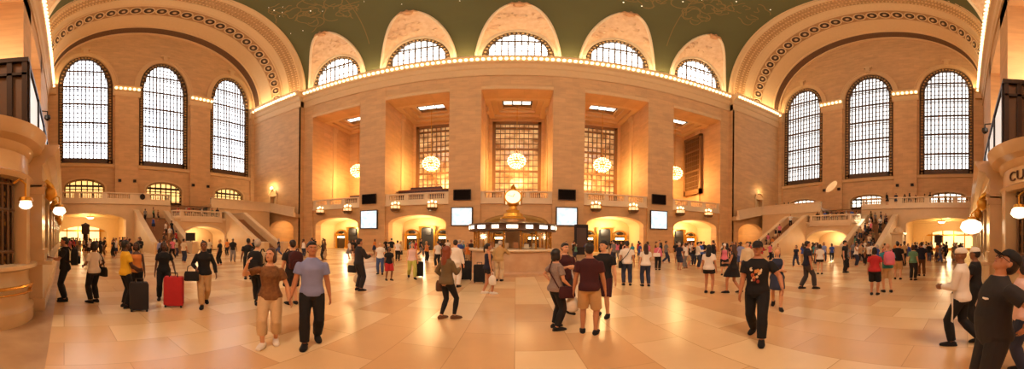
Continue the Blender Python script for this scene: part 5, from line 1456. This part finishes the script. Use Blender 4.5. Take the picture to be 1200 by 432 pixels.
P_('man_cream', **D(px=876, py=328, H=1.76, yaw=180, vox=MV, hair=('short', 'dkbrown'), top=('long', 'cream'), bot=('trousers', 'charcoal'), label='man in cream shirt just left of the capped man, farther back'))
P_('officer_walk', **D(px=946, py=338, H=1.8, yaw=70, vox=MV, hair=('short', 'black'), skin='tan', top=('polo', 'navy'), bot=('trousers', 'dkgrey'), LA=(-.08, -.2, .09), RA=(.09, .24, .09), hipz=.9, label='man in navy shirt and grey trousers turning, right of the blond woman'))
P_('woman_white_short', **D(px=961, py=321, sex='f', yaw=0, vox=MV, hair=('bob', 'black'), top=('tee', 'white'), bot=('minishorts', 'black'), label='woman from behind in white top and black shorts'))
P_('officer', **D(px=990, py=319, H=1.82, yaw=110, vox=MV, hair=('short', 'black'), top=('tee', 'black'), bot=('trousers', 'black'), hat=('cap', 'black'), w=1.1, label='person in black uniform and cap before the right stair arch'))
P_('woman_multi', **D(px=1025, py=345, sex='f', H=1.6, yaw=10, vox=MV, hair=('bob', 'black'), skin='tan', top=('tee', 'red'), bot=('shorts', 'black'), w=1.1, label='woman from behind in red and black top and black shorts'))
P_('man_teal', **D(px=1040, py=342, H=1.74, yaw=-15, vox=MV, hair=('bald', 'grey'), skin='light', top=('tee', 'teal'), bot=('shorts', 'beige'), **EASE, label='bald man in teal tee and beige shorts with pink backpack'))
P_('man_khaki', **D(px=1052, py=327, H=1.78, yaw=5, vox=MV, hair=('short', 'black'), top=('tee', 'black'), bot=('shorts', 'khaki'), **EASE, label='man in black tee and khaki shorts behind the bald man'))
P_('woman_green', **D(px=1070, py=328, sex='f', yaw=20, vox=MV, hair=('bob', 'brown'), top=('tee', 'green'), bot=('trousers', 'charcoal'), label='woman in sea green top and dark trousers'))
P_('man_brown', **D(px=1080, py=323, H=1.76, yaw=-10, vox=MV, hair=('short', 'black'), skin='tan', top=('tee', 'navy'), bot=('trousers', 'brown'), **EASE, label='man in navy tee and brown trousers beside the woman in green'))

# ---------------------------------------------------------------- things they carry (top level)
def oriented(name, sp, local, label, cat, drz=0.0):
    p = wpt(sp, local); o = empty(name, p, sp['root'].rotation_euler.z + drz); return tag(o, label, cat)
def suitcase(px, py, rz, col, h, label, soft=True):
    x, y = floor_pt(px, py); o = tag(empty('suitcase', (x, y, 0), rz), label, 'suitcase')
    b = MB(); w, d = h * .27, h * .16
    prof = [(w * a, d * c) for a, c in ((-.92, -1), (.92, -1), (1, -.8), (1, .8), (.92, 1), (-.92, 1), (-1, .8), (-1, -.8))]
    b.loft([[(x_ * k, y_ * k, z) for x_, y_ in prof] for z, k in ((.05, .93), (.08, 1), (h * .93, 1), (h, .9))]); b.build('shell', cloth(col), o, True)
    b = MB(); b.box(-w * .75, w * .75, d, d + .03, h * .12, h * .5); b.box(-w * .75, w * .75, d, d + .025, h * .55, h * .85); b.build('pocket', cloth(col), o)
    b = MB(); b.tube([(-w * .9, d * 1.0, h * .52), (w * .9, d * 1.0, h * .52)], .012, 5); b.build('zipper', cloth('grey'), o)
    b = MB(); b.tube([(-w * .4, -d * .7, h - .02), (-w * .4, -d * .7, h + .1), (w * .4, -d * .7, h + .1), (w * .4, -d * .7, h - .02)], .014, 6); b.build('handle', BLACK, o, True)
    for q in (-1, 1):
        for yq in (-.7, .7):
            b = MB(); b.lathe(0, 0, [(.01, -.02), (.045, -.02), (.045, .02), (.01, .02)], 12); b.v = [(z + q * w * .8, x_ + yq * d, y_ + .047) for x_, y_, z in b.v]; b.build('wheel', BLACK, o, True)
    return o
suitcase(163, 364, radians(80), 'charcoal', .72, 'black wheeled suitcase standing beside the man in yellow')
suitcase(204, 359, radians(60), 'red', .80, 'red wheeled suitcase standing beside the woman in black')
suitcase(491, 324, radians(20), 'black', .72, 'dark suitcase right of the woman in yellow green trousers')
suitcase(546, 328, radians(10), 'black', .85, 'black suitcase right of the man in white by the booth')
suitcase(562, 331, radians(10), 'black', .75, 'black suitcase left of the woman in navy by the booth')
def handbag(sp, local, w, h, col, label, strap=None, drz=0.0, d=.09):
    o = oriented('handbag', sp, local, label, 'bag', drz)
    b = MB(); b.loft([[(x * w / 2 * k, y * d / 2 * k2, z) for x, y in ((-1, -.7), (-.8, -1), (.8, -1), (1, -.7), (1, .7), (.8, 1), (-.8, 1), (-1, .7))] for z, k, k2 in ((-h, .9, .9), (-h * .9, 1, 1), (-h * .3, 1, .95), (0, .86, .5))]); b.build('pouch', cloth(col), o, True)
    b = MB()
    if strap: b.tube([o.matrix_basis.inverted() @ wpt(sp, s_) if False else (Matrix.Translation(o.location) @ Matrix.Rotation(o.rotation_euler.z, 4, 'Z')).inverted() @ wpt(sp, s_) for s_ in strap], .012, 6)
    else: b.tube([(-w * .3, 0, -.02), (-w * .25, 0, .12), (0, 0, .17), (w * .25, 0, .12), (w * .3, 0, -.02)], .01, 6)
    b.build('strap', cloth(col), o, True); return o
def backpack(sp, col, label, side=0.0):
    o = oriented('backpack', sp, (side, -.24 * sp['P'].w, 1.0), label, 'backpack')
    b = MB(); b.loft([[(x * .155 * k, y * .095 * k, z) for x, y in ((-1, -.6), (-.7, -1), (.7, -1), (1, -.6), (1, .9), (-1, .9))] for z, k in ((0, .85), (.05, 1), (.32, 1), (.42, .8), (.46, .4))]); b.build('sack', cloth(col), o, True)
    b = MB(); b.loft([[(x * .12 * k, -.1 + y * .05 * k, z) for x, y in ((-1, -.6), (-.7, -1), (.7, -1), (1, -.6), (1, .9), (-1, .9))] for z, k in ((.04, .9), (.08, 1), (.2, .95), (.24, .7))]); b.build('front_pocket', cloth(col), o, True)
    k = sp['P'].k
    for q in (-1, 1):
        b = MB(); b.tube([(q * .1, .08, .4), (q * .115, .14, .49), (q * .12, .25, .5), (q * .125, .37, .42), (q * .13, .37, .25), (q * .15, .2, .12), (q * .13, .08, .08)], .016, 6); b.build('strap', cloth(col), o, True)
    return o
def plastic_bag(p, col, label, h=.32, w=.2):
    o = tag(empty('carrier_bag', p), label, 'bag')
    b = MB(); b.loft([[(x * w / 2 * k + .01 * sin(7 * z + j), y * .07 * k, z) for j, (x, y) in enumerate([(cos(2 * pi * j / 12), sin(2 * pi * j / 12)) for j in range(12)])] for z, k in ((-h - .1, .5), (-h - .06, 1), (-.22, 1.05), (-.14, .7), (-.1, .3))]); b.build('sack', mat('plastic_' + col, COL[col], 0.35, noise=.25, scale=14), o, True)
    b = MB()
    for q in (-1, 1): b.tube([(q * .03, 0, -.11), (q * .025, 0, -.03), (0, 0, 0.0)], .01, 5)
    b.build('handle', mat('plastic_' + col, COL[col], 0.35), o); return o
B = PE
backpack(B['man_counter'], 'black', 'black backpack worn by the man at the left counter')
backpack(B['man_between'], 'maroon', 'maroon backpack on the person between the couple')
backpack(B['old_man'], 'black', 'black backpack on the white haired man')
backpack(B['man_teal'], 'pink', 'pink backpack on the bald man in teal')
backpack(B['white_cap'], 'charcoal', 'dark backpack on the person in the white cap')
handbag(B['woman_bag'], (.27, -.05, 1.02), .34, .26, 'black', 'black shoulder bag on the woman in the white top', strap=[(.24, .0, 1.0), (.2, .07, 1.3), (.13, .0, 1.49), (.2, -.12, 1.3), (.28, -.1, 1.0)], drz=1.4)
handbag(B['woman_blazer'], (.30, .25, .98), .32, .24, 'black', 'black handbag on the arm of the woman in black jacket')
handbag(B['woman_olive'], (-.30, .12, .90), .30, .26, 'brown', 'brown handbag held by the woman in the olive jacket', drz=1.2)
handbag(B['woman_grey'], (.24, .1, .98), .26, .22, 'maroon', 'maroon shoulder bag of the woman in grey', strap=[(.2, .12, .96), (.1, .17, 1.2), (-.1, .1, 1.46), (-.12, -.02, 1.5), (-.02, -.15, 1.3), (.22, -.06, .96)], drz=1.2)
handbag(B['man_crossbody'], (-.24, -.06, .98), .28, .28, 'black', 'black crossbody bag of the man in white tee', strap=[(-.22, -.04, .96), (0, -.16, 1.24), (.13, -.06, 1.48), (.1, .12, 1.36), (-.2, .12, .98)], drz=1.3)
handbag(B['man_suit'], (-.42, -.02, .82), .3, .26, 'black', 'black bag beside the man in the charcoal suit', strap=[(-.3, .0, .82), (-.24, .0, 1.2), (-.18, .0, 1.5)], drz=.4)
handbag(B['woman_pink'], (-.02, -.26, 1.12), .36, .22, 'white', 'white bag slung behind the woman in pink', strap=[(.0, -.2, 1.12), (.12, -.1, 1.4), (.12, .05, 1.46)])
plastic_bag(wpt(B['woman_grey'], (.2, .26, .86)), 'white', 'white plastic carrier bag held by the woman in grey')
plastic_bag(wpt(B['woman_navy'], (.3, .08, .80)), 'white', 'white plastic carrier bag held by the woman in navy')
plastic_bag(wpt(B['man_suit'], (-.3, .1, .62)), 'cream', 'cream carrier bag hanging by the man in the suit')
o = oriented('phone', B['man_counter'], (.0, .43, 1.24), 'small dark phone in the hands of the man at the counter', 'phone'); b = MB(); b.box(-.035, .035, -.006, .006, -.06, .06); b.build('case', BLACK, o); b = MB(); b.box(-.031, .031, -.008, -.006, -.055, .055); b.build('screen', mat('dim_screen', (120, 130, 150), .1, noise=.1), o)
# ================================================================== the crowd: every figure an object of its own, low-detail copies of twelve prototypes
rc = random.Random(77)
PV = 0.024
protos = []
for i, sp in enumerate((
    dict(sex='m', hair=('short', 'black'), top=('tee', 'white'), bot=('trousers', 'black'), **EASE),
    dict(sex='m', hair=('short', 'black'), top=('tee', 'white'), bot=('trousers', 'black'), **WALK_L),
    dict(sex='m', hair=('short', 'black'), top=('tee', 'white'), bot=('shorts', 'black'), **EASE),
    dict(sex='m', hair=('short', 'black'), top=('long', 'white'), bot=('trousers', 'black'), **PHONE),
    dict(sex='f', hair=('long', 'black'), top=('tee', 'white'), bot=('jeans', 'black'), **EASE),
    dict(sex='f', hair=('bob', 'black'), top=('tee', 'white'), bot=('trousers', 'black'), **WALK_R),
    dict(sex='f', hair=('tied', 'black'), top=('tank', 'white'), bot=('shorts', 'black'), **EASE),
    dict(sex='f', hair=('long', 'black'), top=('long', 'white'), bot=('skirt', 'black'), **EASE),
    dict(sex='m', hair=('short', 'black'), top=('tee', 'white'), bot=('jeans', 'black'), LW=(-.23, .03, 1.0), LWp=(-1, -.5, 0)),
    dict(sex='f', hair=('bob', 'black'), top=('tank', 'white'), bot=('jeans', 'black'), RW=(.08, .3, 1.3), RWp=(.6, -.4, -1)),
)):
    sp.update(vox=PV, skin='tan'); r, s_ = build_person(sp); protos.append((r, sp))
    for ch in list(r.children):
        if ch.name.startswith('shoe'): bpy.data.objects.remove(ch)
        else: ch.material_slots[0].link = 'OBJECT'
TOPC = ['black'] * 7 + ['white'] * 6 + ['navy', 'navy', 'charcoal', 'charcoal', 'red', 'teal', 'grey', 'grey', 'cream', 'cream', 'pink', 'maroon', 'blue', 'olive', 'orange', 'brown', 'green', 'periwinkle', 'khaki']
BOTC = ['black'] * 5 + ['dkjeans'] * 4 + ['charcoal', 'khaki', 'beige', 'jeans', 'brown', 'grey']
WORD = {'dkjeans': 'dark blue', 'jeans': 'blue', 'charcoal': 'charcoal', 'dkgrey': 'dark grey', 'navy': 'navy', 'periwinkle': 'lilac'}
BW = {'trousers': 'trousers', 'jeans': 'jeans', 'shorts': 'shorts', 'skirt': 'skirt'}
taken = [(sp['root'].location.x, sp['root'].location.y, sp['root'].location.z) for sp in PE.values()] + [(-31.5, 2.35, 0), (-31.2, 2.9, 0), (31.5, 3.2, 0), (31.2, 2.6, 0), (-25.3, 11.9, 0), (BX, BY, 0)]
def free(p, dmin=0.62): return all((p[0] - q[0]) ** 2 + (p[1] - q[1]) ** 2 > dmin * dmin or abs(p[2] - q[2]) > 1.2 for q in taken)
def crowd(n, gen, where, short, group, tops=None, yaw=None, walkers=True):
    rb = 2.6
    made = []
    for _ in range(n):
        for t in range(40):
            p = gen()
            if free(p) and (p[0] - BX) ** 2 + (p[1] - BY) ** 2 > rb * rb: break
        else: continue
        taken.append(p)
        k = rc.randrange(len(protos)); 
        if not walkers and k in (1, 5): k = 0
        pr, sp = protos[k]
        tc_, bc = rc.choice(tops or TOPC), rc.choice(BOTC)
        hc = rc.choice(['black'] * 5 + ['dkbrown'] * 4 + ['brown'] * 3 + ['blond', 'grey', 'red'])
        sk = skin(rc.choice(['light', 'light', 'tan', 'tan', 'brown', 'dark']))
        r = copy_tree(pr); sc = rc.uniform(0.93, 1.06); r.scale = (sc, sc, sc); r.location = p
        r.rotation_euler = (0, 0, rc.uniform(0, 2 * pi) if yaw is None else yaw + rc.uniform(-.8, .8))
        for ch in r.children:
            b = ch.name.split('.')[0]
            m = sk if b == 'body' else hairm(hc) if b == 'hair' else cloth(bc) if b in ('trousers', 'jeans', 'shorts', 'skirt') else cloth(tc_)
            ch.material_slots[0].material = m
        made.append((r, WORD.get(tc_, tc_), WORD.get(bc, bc), BW[sp['bot'][0]], atan2(p[0], p[1])))
    made.sort(key=lambda t: t[4])
    cnt = {}
    for m in made: cnt.setdefault(m[1:4], []).append(m)
    ORD = ['first', 'second', 'third', 'fourth', 'fifth', 'sixth', 'seventh', 'eighth', 'ninth']
    for key, ms in cnt.items():
        for i, m in enumerate(ms):
            if len(ms) == 1: l = 'person in %s top and %s %s %s' % (key[0], key[1], key[2], where)
            else: l = '%s from left in %s top and %s %s, %s' % (ORD[min(i, 8)], key[0], key[1], key[2], short)
            tag(m[0], l, 'person', group)
U = rc.uniform
def on(x0, x1, y0, y1, z=0.0): return lambda: (U(x0, x1), U(y0, y1), z)
def px_zone(p0, p1, d0, d1, z=0.0):
    def g():
        th, _ = ray(U(p0, p1), 300); d = U(d0, d1); return (d * sin(th), d * cos(th), z)
    return g
def flight(sx, y0, y1, X0, sl, zf=4.4):
    def g():
        n = 30; i = rc.randrange(1, n - 1); X1 = X0 + zf / sl
        return (sx * (X0 + (X1 - X0) * (i + .5) / n), U(y0 + .55, y1 - .55), zf * (i + 1) / n)
    return g
DARK = ['black'] * 6 + ['charcoal', 'navy', 'brown', 'white', 'maroon']
WEST, EAST = radians(90), radians(-90)
crowd(33, px_zone(80, 150, 22, 33), 'under the left balcony arch', 'left balcony arch', 'crowd by the left balcony arch')
crowd(11, px_zone(150, 222, 17, 24), 'below the left stairs', 'below left stairs', 'crowd at the foot of the left stairs')
crowd(11, flight(-1, 8.4, 12.1, 25.6, 0.62), 'on the left stairs', 'left stairs', 'people on the left stairs')
crowd(9, on(-32.8, -30.9, 12.9, 18.6, 4.4), 'on the left stair landing', 'left stair landing', 'people on the left stair landing', walkers=False)
crowd(5, px_zone(88, 200, 34.6, 36, ZBAL), 'on the left balcony behind the balustrade', 'left balcony', 'people on the left balcony', walkers=False) if False else None
crowd(7, px_zone(225, 300, 16, 26), 'before the left stair arch', 'before left stair arch', 'people before the left stair arch')
crowd(8, on(-25.8, -22.2, 28.0, 29.8), 'in the row by the leftmost gate arch', 'leftmost gate arch', 'row of people by the leftmost gate', tops=DARK, walkers=False)
crowd(9, px_zone(325, 418, 17, 26), 'left of the leftmost white screen', 'left of leftmost screen', 'people left of the leftmost screen')
crowd(11, px_zone(425, 540, 18, 28), 'between the two left screens', 'between two left screens', 'people between the left screens')
crowd(6, px_zone(512, 556, 14, 20), 'queueing left of the booth', 'left of booth', 'people left of the booth')
crowd(9, px_zone(655, 720, 19, 28), 'right of the booth by the far gate', 'right of booth', 'people right of the booth')
crowd(18, px_zone(718, 800, 17, 28), 'below the rightmost screen', 'below rightmost screen', 'people below the rightmost screen')
crowd(26, px_zone(795, 880, 14, 26), 'before the rightmost gate', 'before rightmost gate', 'people before the rightmost gate')
crowd(12, px_zone(880, 945, 17, 25), 'at the foot of the right stairs', 'foot of right stairs', 'people at the foot of the right stairs')
crowd(7, flight(1, 19.1, 21.8, 23.4, 0.66), 'on the far flight of the right stairs', 'far right flight', 'people on the far right flight')
crowd(20, px_zone(942, 1062, 16, 25), 'before the right stair arch', 'before right stair arch', 'people before the right stair arch')
crowd(13, on(31.0, 32.8, 12.9, 18.6, 4.4), 'on the right stair landing', 'right stair landing', 'people on the right stair landing', walkers=False)
crowd(22, flight(1, 8.4, 12.1, 25.6, 0.62), 'on the crowded right stairs', 'crowded right stairs', 'people on the right stairs')
crowd(9, px_zone(1036, 1112, 33.9, 34.6, ZBAL), 'leaning on the right balcony', 'right balcony', 'people on the right balcony', walkers=False, tops=DARK)
crowd(4, on(33.7, 34.5, 22.5, 28, ZBAL), 'on the right balcony beyond the stairs', 'right balcony beyond stairs', 'people on the far right balcony', walkers=False, tops=DARK)
crowd(36, px_zone(1062, 1130, 20, 32), 'under the right balcony arch', 'right balcony arch', 'crowd by the right balcony arch')
for pr, sp in protos:
    for ch in list(pr.children): bpy.data.objects.remove(ch)
    bpy.data.objects.remove(pr)
# clerk inside the booth
P_('clerk', **D(px=616, py=330, d=12.88, H=1.62, sex='f', yaw=180, vox=MV, hair=('tied', 'black'), top=('tee', 'white'), bot=('trousers', 'black'), label='clerk in white top behind the booth glass'))
# ================================================================== camera, light, render look
cam = bpy.data.cameras.new('camera'); co = bpy.data.objects.new('camera', cam); C.objects.link(co); SC.camera = co
cam.type = 'PANO'; cam.panorama_type = 'EQUIRECTANGULAR'
cam.longitude_min = radians((0 - CX) * KX); cam.longitude_max = radians((1200 - CX) * KX)
cam.latitude_max = CY / FV; cam.latitude_min = (CY - 432) / FV
cam.clip_end = 500
co.location = (0, 0, EYE); co.rotation_euler = (radians(90), -radians(ROLL), 0)
w = bpy.data.worlds.new('world'); SC.world = w; w.use_nodes = True
w.node_tree.nodes['Background'].inputs[0].default_value = (1.0, 0.8, 0.55, 1); w.node_tree.nodes['Background'].inputs[1].default_value = 0.03
def lamp(name, kind, loc, power, col, size=0.5, rot=(0, 0, 0), size_y=None):
    l = bpy.data.lights.new(name, kind); l.energy = power; l.color = col
    if kind == 'AREA':
        l.shape = 'RECTANGLE'; l.size = size; l.size_y = size_y or size
    elif kind in ('POINT', 'SPOT'): l.shadow_soft_size = size
    o = bpy.data.objects.new(name, l); C.objects.link(o); o.location = loc; o.rotation_euler = rot; return o
WARM = (1.0, 0.63, 0.25); WARM2 = (1.0, 0.74, 0.41); DAYC = (1.0, 0.95, 0.88); SOFT = (1.0, 0.86, 0.68)
for xb in BAYX:
    lamp('chandelier_light', 'POINT', (xb, 36.8, 12.2), 1700, WARM, 1.0)
    lamp('gate_light', 'POINT', (xb, 34.2, 3.3), 480 if xb else 20, WARM2, 0.4)
    lamp('south_chandelier_light', 'POINT', (xb, -5.2, 12.5), 2300, SOFT, 1.2)
lamp('cornice_glow_north', 'AREA', (0, YN - 1.4, 29.3), 1900, WARM2, 55, (radians(180 - 20), 0, 0), 0.6)
lamp('cornice_glow_south', 'AREA', (0, YS + 1.4, 29.3), 1900, WARM2, 55, (radians(180 + 20), 0, 0), 0.6)
for sx in (-1, 1):
    lamp('cornice_glow_block', 'AREA', (sx * 34, YB - 1.3, 29.3), 350, WARM2, 10, (radians(180 - 20), 0, 0), 0.6)
    lamp('cornice_glow_block', 'AREA', (sx * 34, YS + 1.3, 29.3), 350, WARM2, 10, (radians(180 + 20), 0, 0), 0.6)
    lamp('passage_light', 'POINT', (sx * 37.5, 3.0, 3.9), 420, WARM2, 0.5)
    lamp('passage_light', 'POINT', (sx * 46.0, 3.0, 3.6), 300, WARM2, 0.5)
    lamp('passage_light', 'POINT', (sx * 32.2, 33.5, 3.8), 220, WARM2, 0.5)
    lamp('balcony_light', 'POINT', (sx * 34.0, YB - 0.8, 10.9), 220 if sx < 0 else 60, WARM2, 0.2)
    lamp('stair_arch_light', 'POINT', (sx * 31.6, 15.9, 2.2), 190, WARM2, 0.4)
def sunspot(src, dst, ang, power):
    d = Vector(dst) - Vector(src); o = lamp('sunbeam', 'SPOT', src, power, (1.0, 0.93, 0.8), 0.02)
    o.rotation_euler = d.to_track_quat('-Z', 'Y').to_euler(); o.data.spot_size = radians(ang); o.data.spot_blend = 0.1
sunspot((22.7, -1.6, 33), (38.9, 19.9, 11.6), 2.0, 90000)
sunspot((11.35, -1.6, 33), (30.6, 11.6, 4.6), 3.2, 120000)
vs = SC.view_settings; vs.view_transform = 'Standard'; vs.look = 'None'; vs.gamma = 1.0; vs.use_curve_mapping = False; vs.exposure = 0.22
SC.cycles.use_denoising = True
SC.cycles.max_bounces = 6; SC.cycles.diffuse_bounces = 4; SC.cycles.glossy_bounces = 3; SC.cycles.sample_clamp_indirect = 6.0
SC.cycles.caustics_reflective = False; SC.cycles.caustics_refractive = False
